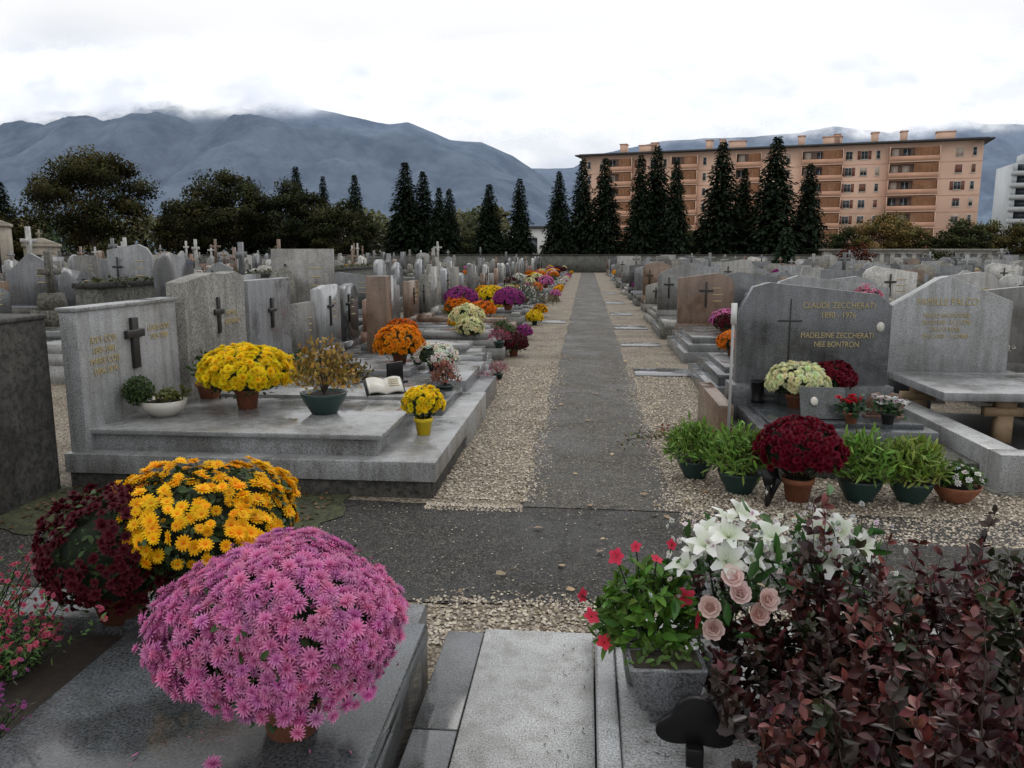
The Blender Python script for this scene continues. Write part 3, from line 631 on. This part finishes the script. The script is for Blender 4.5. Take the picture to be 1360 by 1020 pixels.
P=d*rng.uniform(.2,1,(n,1))**.5*np.array([.16,.12,.24]); m.scatter(LFM,P,d+rng.normal(size=(n,3))*.6+(0,0,.5),.055*rng.uniform(.6,1.3,n),cols(n,(.09,.2,.025),.45,.1),LEAF,spin=d+(0,0,.3))
fl=flower_tpl([(5,.08,1.0,.75,.35,-.3,0)],(.9,.6,.6),(1,1,1))
P=np.array([(.10,-.05,.17),(-.1,-.03,.28),(-.04,0,.3),(-.17,-.06,.1),(-.2,.0,.14),(.02,-.02,.27),(.07,.03,.3),(-.13,-.08,.03),(.13,-.1,.12)]); m.scatter(fl,P,rng.normal(size=P.shape)*.6+(0,-.6,.5),np.array([.033,.026,.018,.026,.024,.02,.018,.028,.026]),cols(len(P),(.72,.06,.12),.2),PETAL)
for p in P: m.tube((0,0,.0),tuple(p),.003,.002,CORE,4)
m.lathe([(.001,-.14),(.06,-.14),(.08,.0),(.07,.0),(.001,-.01)],(0,.02,0),G_MID,20)
m.obj("red_mandevilla",(.2,2.28,.43))
lily=flower_tpl([(3,.05,1.1,.5,.85,-.9,0),(3,.05,1.1,.42,.7,-.8,.5),(5,.0,.6,.06,1.3,-.1,.1)],(.8,.88,.65),(1.05,1.05,1.05)); 
rose=flower_tpl([(6,.1,.75,.8,.25,.5,0),(5,.1,.62,.7,.7,.5,.5),(5,.05,.5,.6,1.05,.5,.2),(4,.03,.4,.4,1.3,.6,.2)],(.92,.8,.78),(1.05,1.03,1.0))
def bouquet(loc,lil,ros,nl,name,base=-.36):
    m=M(); c=np.array([0,0,-.15])
    P=np.array(lil); nr=P-c+rng.normal(size=P.shape)*.12+(0,-.12,0); m.scatter(lily,P,nr,rng.uniform(.05,.072,len(P)),cols(len(P),(.86,.86,.86),.05,.01),PETAL)
    if ros: 
        Q=np.array(ros); m.scatter(rose,Q,Q-c+(0,-.2,.05),.044,cols(len(Q),(.85,.70,.66),.08,.02),PETAL)
    for p in list(lil)+list(ros): m.tube((0,0,-.25),tuple(np.array(p)*.95),.004,.003,CORE,5)
    n=nl;P=rng.normal(size=(n,3))*np.array([.09,.07,.08])+(0,0.02,-.04); m.scatter(LFM,P,P+rng.normal(size=(n,3))*.6,.07,cols(n,(.05,.13,.03),.4),LEAFG)
    P=rng.normal(size=(260,3))*np.array([.09,.05,.07])+(0,0,.02); m.scatter(mum_small,P,rng.normal(size=(260,3)),.010,cols(260,(.78,.78,.75)),PETAL)
    m.lathe([(.001,0),(.05,0),(.06,.12),(.055,.12),(.001,.1)],(0,0,base),G_PALE,20)
    return m.obj(name,loc)
bouquet((.43,2.30,.65),[(-.1,-.03,.07),(.0,-.02,.12),(.04,.02,.17),(-.05,.02,.12),(.06,-.05,.06),(-.12,-.04,.03),(-.01,-.06,.06),(.0,.03,.15),(-.07,-.05,.1)],[(-.06,-.11,-.06),(.02,-.12,-.01),(.08,-.10,-.08),(-.05,-.12,-.12),(.0,-.10,.03),(.1,-.11,-.03)],150,"lily_rose_bouquet")
bouquet((.74,2.36,.68),[(-.06,0,.05),(.03,0,.09),(.09,-.02,.05),(-.13,0,.02),(0,-.05,.02),(.13,0,.0),(-.2,-.03,-.02),(-.02,.0,.08),(-.16,0,.06)],[],140,"lily_bouquet")
m=M(); pr=[(.07*(1+.22*math.cos(3*(t-math.pi/2)))*math.cos(t)*1.3,.08+.065*(1+.22*math.cos(3*(t-math.pi/2)))*math.sin(t)) for t in np.linspace(0,2*math.pi,48,endpoint=False)]
m.prism(pr,-.012,.012,G_BLACK); m.box(-.022,.022,-.04,.04,-.02,.03,G_BLACK); o=m.obj("black_clover_plaque",(.30,1.92,.31),-.1,.003)
# dark purple shrub
m=M()
for i in range(360):
    bx,by=random.uniform(-.40,.46),random.uniform(-.36,.28)
    tgt=np.array([bx*1.6+random.uniform(-.06,.06),by*1.35+random.uniform(-.06,.06),random.uniform(.14,.50)-.12*abs(bx)-(.08 if bx<-.25 else 0)])
    if i%10==0 and bx>-.2: tgt[2]=random.uniform(.50,.66)
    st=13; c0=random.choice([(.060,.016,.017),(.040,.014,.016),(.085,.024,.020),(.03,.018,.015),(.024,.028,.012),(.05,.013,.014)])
    p=np.array([bx*.6,by*.6,0.])
    for k in range(st):
        t=(k+1)/st; q=np.array([bx*.6,by*.6,0.])*(1-t)+tgt*t+np.array([bx,by,0])*.35*math.sin(t*math.pi)+rng.normal(size=3)*.005
        m.tube(p,q,.003*(1-.6*t),.0028*(1-.6*t),BARK,4)
        if k>1:
            kk=5; P=np.array([q]*kk); sp=rng.normal(size=(kk,3)); sp[:,2]+=.8
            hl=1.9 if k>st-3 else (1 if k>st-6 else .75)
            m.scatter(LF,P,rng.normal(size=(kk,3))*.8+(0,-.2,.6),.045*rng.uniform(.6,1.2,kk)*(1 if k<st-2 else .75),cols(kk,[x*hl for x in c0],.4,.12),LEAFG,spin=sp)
        p=q
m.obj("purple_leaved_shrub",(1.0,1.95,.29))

# ------------------------------------------------------------------ trees
def conifer(h,R,seed,col=(.018,.028,.016)):
    random.seed(seed); m=M(); m.tube((0,0,-.2),(0,0,h*.95),.18*h/10,.02,BARK,8)
    P=[];Nn=[];S=[];C=[];SP=[]
    z=.3
    while z<h:
        f=1-z/h; r=R*(f**.72)*random.uniform(.8,1.12)+.07
        nb=int(8+9*f); a0=random.uniform(0,6)
        for b in range(nb):
            if random.random()<.05: continue
            a=a0+6.283*b/nb+random.uniform(-.25,.25); rr=r*random.uniform(.68,1.15); k=max(2,int(rr/.15)); sh=random.uniform(.55,1.25)
            for j in range(k):
                t=(j+.6)/k; dr=-.34*rr*t*t+.1*rr*t*(1 if f<.3 else .3)
                for q in (0,1):
                    w=(1-t*.5)*.22*rr
                    P.append((rr*t*math.cos(a)+random.uniform(-w,w),rr*t*math.sin(a)+random.uniform(-w,w),z+dr+random.uniform(-.1,.1)))
                    Nn.append((random.uniform(-.5,.5)+math.cos(a)*.4,random.uniform(-.5,.5)+math.sin(a)*.4,random.uniform(.3,1))); SP.append((math.cos(a),math.sin(a),-.5+random.uniform(-.3,.2)))
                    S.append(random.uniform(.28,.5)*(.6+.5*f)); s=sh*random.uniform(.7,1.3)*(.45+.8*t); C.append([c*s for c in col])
        z+=.15+.05*f
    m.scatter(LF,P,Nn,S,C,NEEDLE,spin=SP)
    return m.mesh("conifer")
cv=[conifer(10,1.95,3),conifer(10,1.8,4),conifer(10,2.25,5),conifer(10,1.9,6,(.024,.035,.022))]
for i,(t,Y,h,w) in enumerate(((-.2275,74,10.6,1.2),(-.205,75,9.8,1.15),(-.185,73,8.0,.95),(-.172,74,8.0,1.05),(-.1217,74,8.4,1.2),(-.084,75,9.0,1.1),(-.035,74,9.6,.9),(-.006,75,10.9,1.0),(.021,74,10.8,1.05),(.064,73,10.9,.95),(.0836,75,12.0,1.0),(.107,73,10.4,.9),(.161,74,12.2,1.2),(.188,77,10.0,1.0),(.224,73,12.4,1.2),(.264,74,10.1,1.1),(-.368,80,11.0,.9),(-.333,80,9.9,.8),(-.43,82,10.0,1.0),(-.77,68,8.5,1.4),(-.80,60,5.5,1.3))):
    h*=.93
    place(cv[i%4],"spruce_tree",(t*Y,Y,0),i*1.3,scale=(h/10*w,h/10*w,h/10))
def decid(h,R,seed,col,nleaf=5200,ls=.3,trunk=.22,name="broadleaf_tree"):
    random.seed(seed); r_=np.random.default_rng(seed); m=M()
    m.tube((0,0,-.2),(0,0,h*.3),trunk,trunk*.75,BARK,8)
    cl=[]
    for i in range(75):
        d=r_.normal(size=3); d/=np.linalg.norm(d); q=r_.uniform(.25,1)**.5
        zz=h*.55+d[2]*q*h*.40; wr=R*(1-.35*max(0,(zz-h*.6)/(h*.4)))
        c=np.array([d[0]*q*wr,d[1]*q*wr,zz]); cl.append((c,random.uniform(.15,.28)*R,random.uniform(.6,1.3)))
        if i<16:
            mid=np.array([c[0]*.35,c[1]*.35,h*.3+(c[2]-h*.3)*.5]); m.tube((0,0,h*random.uniform(.18,.3)),mid,trunk*.35,trunk*.2,BARK,5); m.tube(mid,c,trunk*.2,trunk*.05,BARK,5)
    m.tube((0,0,h*.3),(0,0,h*.75),trunk*.7,trunk*.2,BARK,6)
    k=nleaf//75
    for c,rr,sh in cl:
        d=r_.normal(size=(k,3)); d/=np.linalg.norm(d,axis=1,keepdims=True); P=c+d*(r_.uniform(0,1,(k,1))**.4)*rr*np.array([1.1,1.1,.8])*1.25
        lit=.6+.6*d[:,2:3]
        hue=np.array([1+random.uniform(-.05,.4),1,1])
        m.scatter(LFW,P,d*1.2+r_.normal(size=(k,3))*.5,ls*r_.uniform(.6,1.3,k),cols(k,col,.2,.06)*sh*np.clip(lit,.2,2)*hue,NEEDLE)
    return m.mesh(name)
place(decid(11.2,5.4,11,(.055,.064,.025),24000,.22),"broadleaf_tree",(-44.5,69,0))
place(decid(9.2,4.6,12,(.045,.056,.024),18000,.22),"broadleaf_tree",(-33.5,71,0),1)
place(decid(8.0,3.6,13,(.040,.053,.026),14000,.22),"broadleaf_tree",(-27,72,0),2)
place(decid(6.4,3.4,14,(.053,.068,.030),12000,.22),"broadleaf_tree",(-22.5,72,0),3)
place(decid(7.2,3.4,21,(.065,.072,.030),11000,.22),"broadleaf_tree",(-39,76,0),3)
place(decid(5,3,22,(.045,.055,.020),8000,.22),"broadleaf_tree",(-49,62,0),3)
place(conifer(9.0,1.6,17,(.03,.045,.03)),"cypress_tree",(-22.8,78,0),0)
yt=[decid(6.5,3.4,15,(.21,.19,.07),7000,.25),decid(5.5,3.2,16,(.12,.13,.05),7000,.25),decid(6,3,18,(.06,.08,.035),7000,.25)]
for x,y,s,k in ((34,96,.95,0),(38,98,.85,1),(42,95,.9,2),(46,99,.95,1),(50,97,.9,1),(54,98,1.05,2),(58,96,1.0,0),(31,100,.8,2),(-3,100,.7,1),(-14,95,.7,2),(12,98,.7,2),(20,98,.7,1),(62,94,1.1,0)):
    place(yt[k],"broadleaf_tree",(x,y,0),x,scale=s)
place(decid(2.2,1.2,31,(.1,.03,.02),1500,.12,.05,"red_leaved_bush"),"red_leaved_bush",(18,56,0)); place(conifer(3.2,.7,32,(.03,.05,.03)),"small_cypress",(12.5,52,0),0)
place(decid(1.8,1.2,33,(.04,.06,.02),1500,.12,.05,"evergreen_bush"),"evergreen_bush",(23,55,0))
m=M()
n=30000;X=rng.uniform(-130,-10,n); hgt=3.9+2.6*np.array([noise.noise(Vector((x*.12,3,0)))+.6*noise.noise(Vector((x*.45,5,0))) for x in X])+2
Yy=100+rng.uniform(-4,4,n); Z=rng.uniform(0,1,n)**.7*hgt
sh=np.array([noise.noise(Vector((x*.5,z_*.7,y_*.4))) for x,z_,y_ in zip(X,Z,Yy)])
hu=np.array([noise.noise(Vector((x*.2,9,0))) for x in X])
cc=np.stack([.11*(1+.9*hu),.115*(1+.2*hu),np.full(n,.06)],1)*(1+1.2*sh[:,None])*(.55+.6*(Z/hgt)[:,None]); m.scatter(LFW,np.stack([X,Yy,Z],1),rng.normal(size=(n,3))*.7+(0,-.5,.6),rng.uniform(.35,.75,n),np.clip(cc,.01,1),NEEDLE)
m.obj("distant_trees")

# ------------------------------------------------------------------ buildings
SAL=plain("salmon_render",(.72,.48,.36),.85,.1,.4); SALD=plain("salmon_parapet",(.60,.34,.23),.85,.12,.6); SHUT=plain("brown_shutter",(.20,.08,.055),.6,.2,2); LOUV=plain("orange_louvre",(.45,.21,.10),.6,.2,2)
GLASS=plain("window_glass",(.04,.05,.06),.1,.4,.5); ROOF=plain("dark_roof",(.05,.05,.052),.7,.2,1); FRM=plain("window_frame",(.62,.6,.55),.5,.1,1); RECE=plain("balcony_recess_shade",(.2,.13,.1),.8,.3,1); BLIND=plain("roller_blind",(.5,.42,.35),.7,.15,1)
m=M(); L=73;FH=2.93;NF=7
m.box(0,L,0,13,-1,NF*FH+.6,SAL)
random.seed(5)
bal=[(5.5,10.5),(18.5,23.5),(31,35.5),(43,50),(58,66)]
for fl_ in range(NF):
    z0=fl_*FH+.1
    for a,b in bal:
        m.box(a,b,-.02,.3,z0+.15,z0+2.65,RECE)  # flush dark panel, the recess's shade put into its colour
        nwin=int((b-a)/1.9)
        for i in range(nwin):
            xx=a+.3+i*(b-a-.3)/nwin; m.box(xx,xx+1.2,-.05,.2,z0+.2,z0+2.4,random.choice([GLASS,GLASS,BLIND])); m.box(xx+.57,xx+.63,-.08,-.04,z0+.2,z0+2.4,FRM)
        m.box(a-.1,b+.1,-1.3,-.03,z0-.05,z0+.12,SAL); m.box(a-.1,b+.1,-1.3,-1.18,z0+.12,z0+1.05,SALD)
        m.box(a-.12,a,-1.28,-.03,z0+.12,z0+2.75,SAL); m.box(b,b+.12,-1.28,-.03,z0+.12,z0+2.75,SAL)
        w=(b-a)
        s0=a+w*.5; s1=b-.15
        for q in range(8): m.box(s0,s1,-1.22,-1.16,z0+1.15+q*.19,z0+1.27+q*.19,LOUV)
    x=1.2
    while x<L-1.5:
        if not any(a-1.7<x<b+.6 for a,b in bal):
            nar=(int(x*10)%3==0)
            ww=.6 if nar else 1.1
            m.box(x-.06,x+ww+.06,-.04,.1,z0+.85,z0+2.35,FRM)
            if nar: m.box(x+.03,x+ww-.03,-.06,.1,z0+.93,z0+2.27,GLASS)
            else: m.box(x+.02,x+.52,-.06,.1,z0+.93,z0+2.27,GLASS); m.box(x+.58,x+1.08,-.06,.1,z0+.93,z0+2.27,GLASS)
            q=random.random()
            if q<.4: m.box(x,x+ww,-.09,-.05,z0+random.choice([1.0,1.5,1.9]),z0+2.3,random.choice([BLIND,SHUT]))
            if q>.6 and not nar: m.box(x-.62,x-.08,-.07,.0,z0+.85,z0+2.35,SHUT); m.box(x+1.18,x+1.72,-.07,0,z0+.85,z0+2.35,SHUT)
            m.box(x-.1,x+ww+.1,-.12,.05,z0+.76,z0+.848,FRM)
        x+=2.6
for fl_ in range(1,NF): m.box(-.02,L+.02,-.05,.05,fl_*FH-.02,fl_*FH+.04,SALD)
m.box(-1.2,L+1.4,-1.5,14,NF*FH+.6,NF*FH+.85,ROOF)
m.box(-.6,L+.6,-.6,13,NF*FH+.85,NF*FH+1.05,ROOF)
for xx,w in ((7,1.3),(11,3.5),(13.5,1.2),(24.5,1.2),(29,3.2),(27.2,1),(42,1.2),(46.5,3.4),(48.5,1),(55,1.2),(66,3.0),(60,1.1)):
    hh=1.5 if w<2 else 1.1
    m.box(xx,xx+w,4,6,NF*FH+1.0,NF*FH+1.2+hh+.5,SAL); m.box(xx-.15,xx+w+.15,3.9,6.1,NF*FH+1.7+hh,NF*FH+1.85+hh,SALD)
m.obj("salmon_apartment_building",(-1.2,170,0),math.atan2(-18.5,70.5))
WB=plain("white_facade",(.5,.53,.55),.7,.1,.3)
m=M(); m.box(0,30,0,14,-1,22.5,WB)
for i in range(8):
    m.box(-.3,30,-1.0,0,i*2.8+.1,i*2.8+1.1,WB); m.box(.3,29.5,-.02,.05,i*2.8+1.15,i*2.8+2.7,GLASS)
    for k in range(7): m.box(k*4.2,k*4.2+.9,-.5,-.03,i*2.8+1.1,i*2.8+2.9,WB)
m.box(3,9,3,9,22.5,25,WB); m.obj("white_apartment_building",(101,205,0),-.2)
m=M(); m.box(-45,4,0,20,-1,5.2,WHITE); m.box(-45.5,4.5,-.5,20.5,5.2,5.6,ROOF)
for k in range(11): m.box(-43+k*4.2,-40.5+k*4.2,-.05,.1,1.5,3.8,GLASS)
m.obj("low_white_warehouse",(-5,125,0))
TAN=plain("tan_stone",(.36,.32,.26),.85,.25,2)
def mausoleum(loc,w,h,mat,rz=0):
    m=M(); m.box(-w/2,w/2,0,w*1.1,-.1,h,mat); m.box(-w/2-.1,w/2+.1,-.1,w*1.1+.1,h-.05,h+.15,mat)
    m.prism([(-w/2-.1,h+.148),(w/2+.1,h+.148),(0,h+.15+w*.22)],-.1,w*1.1+.1,mat); m.box(-w*.2,w*.2,-.03,.1,0,h*.72,BRONZE)
    m.box(-.05,.05,.1,.2,h+.15+w*.2,h+.7+w*.22,mat); m.box(-.2,.2,.1,.2,h+.4+w*.22,h+.48+w*.22,mat)
    return m.obj("mausoleum",loc,rz)
mausoleum((-37.5,52,0),2.0,2.0,TAN,.5); mausoleum((-38.5,49,0),1.6,3.3,TAN,.5)
m=M(); m.box(18,30.5,62.2,63.6,-.1,1.7,G_WHITE); m.box(17.8,30.7,61.9,63.8,1.7,1.85,G_WALLST)
for k in range(16): m.box(18.3+k*.77,18.7+k*.77,62.14,62.25,.3,1.5,G_MID)
m.obj("columbarium")

# ------------------------------------------------------------------ mountains
def mountain(name,prof,D0,D1,colA,colB,seed):
    xs=[p[0] for p in prof]; hs=[p[1] for p in prof]; m=M(); nx,ny=420,46; v=[];f=[]
    for j in range(ny+1):
        t=j/ny; D=D0+(D1-D0)*t
        for i in range(nx+1):
            r=xs[0]+(xs[-1]-xs[0])*i/nx; hh=float(np.interp(r,xs,hs))*D1
            X=r*D1; Yq=D
            nn=noise.fractal(Vector((X/420.,D/420.,seed)),1.0,2.1,6)
            rg=1-abs(noise.noise(Vector((X/260.,D/900.,seed+5))))*1.6
            z_=hh*(t**1.15) + (1-t)*t*4*(nn*.15+rg*.12-.08)*hh + t*nn*.02*hh
            v.append((X,Yq,max(-5,z_)))
    for j in range(ny):
        for i in range(nx): a=j*(nx+1)+i; f.append((a,a+1,a+nx+2,a+nx+1))
    mt,nt,b=newmat(name+"_material"); Lk=nt.links
    g=N(nt,"ShaderNodeNewGeometry").outputs["Position"]
    n1=noise_n(nt,g,.006,10,.7); r1=ramp(nt,[(.38,colA),(.6,colB)]); Lk.new(n1.outputs[0],r1.inputs[0]); Lk.new(r1.outputs[0],b.inputs["Base Color"]); b.inputs["Roughness"].default_value=1; b.inputs["Specular IOR Level"].default_value=0  # distance haze is put into the bluish slope colours
    m.add(v,f,mt); me=m.mesh(name)
    for p in me.polygons: p.use_smooth=True
    place(me,name)
def T(px): return math.tan(math.atan((px-680)/1065)-rad(5.33))
def E(px,y):
    v=(y-510)/1050;D=.1644+v*.9864;H=.9864-v*.1644
    return max(0,-D/H)*(math.cos(rad(5.33))-T(px)*math.sin(rad(5.33)))
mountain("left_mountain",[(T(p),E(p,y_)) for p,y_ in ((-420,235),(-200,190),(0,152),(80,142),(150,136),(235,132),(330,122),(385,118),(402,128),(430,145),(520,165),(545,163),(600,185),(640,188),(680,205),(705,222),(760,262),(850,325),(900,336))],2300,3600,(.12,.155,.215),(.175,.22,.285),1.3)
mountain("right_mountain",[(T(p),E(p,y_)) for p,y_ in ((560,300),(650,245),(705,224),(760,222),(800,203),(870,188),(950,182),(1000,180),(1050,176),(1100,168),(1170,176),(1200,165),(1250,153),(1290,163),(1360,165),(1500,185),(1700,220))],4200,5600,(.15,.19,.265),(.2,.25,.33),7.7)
def cloud(Y,x0,x1,c,half,seed,thr,soft,amp=2.6):
    mt,nt,b=newmat("cloud_material"); Lk=nt.links
    g=N(nt,"ShaderNodeNewGeometry").outputs["Position"]
    mp=N(nt,"ShaderNodeMapping"); mp.inputs["Scale"].default_value=(1,1,2.0); mp.inputs["Location"].default_value=(seed*1000,0,0); Lk.new(g,mp.inputs["Vector"])
    n=noise_n(nt,mp.outputs[0],.0019,9,.57)
    sp=N(nt,"ShaderNodeSeparateXYZ"); Lk.new(g,sp.inputs[0])
    def mth(op,a,b_=None,c_=None):
        q=N(nt,"ShaderNodeMath",operation=op)
        for i,v in enumerate((a,b_,c_)):
            if v is None: continue
            if hasattr(v,'is_linked') or hasattr(v,'links'): Lk.new(v,q.inputs[i])
            else: q.inputs[i].default_value=v
        return q.outputs[0]
    h=mth('SUBTRACT',sp.outputs[2],c*Y); h=mth('ABSOLUTE',h); h=mth('DIVIDE',h,half*Y); fo=mth('SUBTRACT',1.0,h)
    a=mth('MULTIPLY_ADD',n.outputs[0],amp,-amp*.5); a=mth('ADD',a,fo)
    fo2=mth('MULTIPLY',fo,2.5); fo2.node.use_clamp=True
    mr=N(nt,"ShaderNodeMapRange"); mr.interpolation_type='SMOOTHSTEP'; Lk.new(a,mr.inputs[0]); mr.inputs[1].default_value=thr; mr.inputs[2].default_value=thr+soft; mr.inputs[3].default_value=0; mr.inputs[4].default_value=.96
    al=mth('MULTIPLY',mr.outputs[0],fo2)
    cr=ramp(nt,[(.35,(.76,.80,.88)),(.6,(1,1,1))]); n5=noise_n(nt,mp.outputs[0],.004,5,.5); Lk.new(n5.outputs[0],cr.inputs[0])  # soft bluish cloud shading put into the colour
    em=N(nt,"ShaderNodeEmission"); Lk.new(cr.outputs[0],em.inputs[0]); em.inputs[1].default_value=.5  # glow added to stand in for scattered light, keeps the clouds white
    df=N(nt,"ShaderNodeBsdfDiffuse"); Lk.new(cr.outputs[0],df.inputs[0]); ad=N(nt,"ShaderNodeAddShader"); Lk.new(df.outputs[0],ad.inputs[0]); Lk.new(em.outputs[0],ad.inputs[1])
    tr=N(nt,"ShaderNodeBsdfTransparent"); mx=N(nt,"ShaderNodeMixShader"); Lk.new(al,mx.inputs[0]); Lk.new(tr.outputs[0],mx.inputs[1]); Lk.new(ad.outputs[0],mx.inputs[2]); Lk.new(mx.outputs[0],nt.nodes["Material Output"].inputs[0])
    m=M(); v=[];f=[];nx=60
    for i in range(nx+1):
        x=x0+(x1-x0)*i/nx; yy=Y+60*math.sin(i*.7)
        v+=[(x,yy,(c-half)*Y),(x,yy,(c+half)*Y)]
    for i in range(nx): f.append((2*i,2*i+2,2*i+3,2*i+1))
    m.add(v,f,mt); m.obj("cloud_bank")
cloud(3380,-7000,6500,.200,.048,1.0,.02,.75)
cloud(3480,-7000,6500,.215,.05,2.3,-.05,.8)
cloud(3850,-7500,7000,.20,.08,3.7,.0,.9,2.2)
cloud(5300,-9000,9000,.165,.045,5.1,.15,.8)

# ------------------------------------------------------------------ world
w=bpy.data.worlds.new("World"); sc.world=w; w.use_nodes=True; nt=w.node_tree; Lk=nt.links; nt.nodes.clear()
out=N(nt,"ShaderNodeOutputWorld"); sky=N(nt,"ShaderNodeTexSky"); sky.sky_type='NISHITA'; sky.sun_disc=False; sky.sun_elevation=rad(50); sky.sun_rotation=rad(20)
b1=N(nt,"ShaderNodeBackground"); b1.inputs[1].default_value=.08; Lk.new(sky.outputs[0],b1.inputs[0])
tc=N(nt,"ShaderNodeTexCoord"); sp=N(nt,"ShaderNodeSeparateXYZ"); Lk.new(tc.outputs["Generated"],sp.inputs[0])
mp=N(nt,"ShaderNodeMapping"); mp.inputs["Scale"].default_value=(1,1,2.2); Lk.new(tc.outputs["Generated"],mp.inputs[0])
n1=noise_n(nt,mp.outputs[0],4.2,9,.55); n1.inputs["Distortion"].default_value=.2
cr=ramp(nt,[(.36,(.60,.65,.75)),(.46,(.76,.80,.88)),(.54,(.92,.94,.97)),(.6,(1.0,1.0,1.01))]); Lk.new(n1.outputs[0],cr.inputs[0])
mk=N(nt,"ShaderNodeMapRange"); mk.interpolation_type='SMOOTHSTEP'; Lk.new(sp.outputs[2],mk.inputs[0]); mk.inputs[1].default_value=.15; mk.inputs[2].default_value=.28; mk.inputs[3].default_value=0; mk.inputs[4].default_value=1
cc=mixc(nt,'MIX',mk.outputs[0],cr.outputs[0],(1.0,1.0,1.0))
b2=N(nt,"ShaderNodeBackground"); b2.inputs[1].default_value=1.04; Lk.new(cc,b2.inputs[0])
mx=N(nt,"ShaderNodeMixShader"); mx.inputs[0].default_value=.94; Lk.new(b1.outputs[0],mx.inputs[1]); Lk.new(b2.outputs[0],mx.inputs[2]); Lk.new(mx.outputs[0],out.inputs[0])
sl=bpy.data.lights.new("sun",'SUN'); so=bpy.data.objects.new("sun",sl); COL.objects.link(so); sl.energy=.7; sl.angle=rad(25); sl.color=(1,.97,.93)
so.rotation_euler=(rad(40),0,rad(-20)+math.pi)
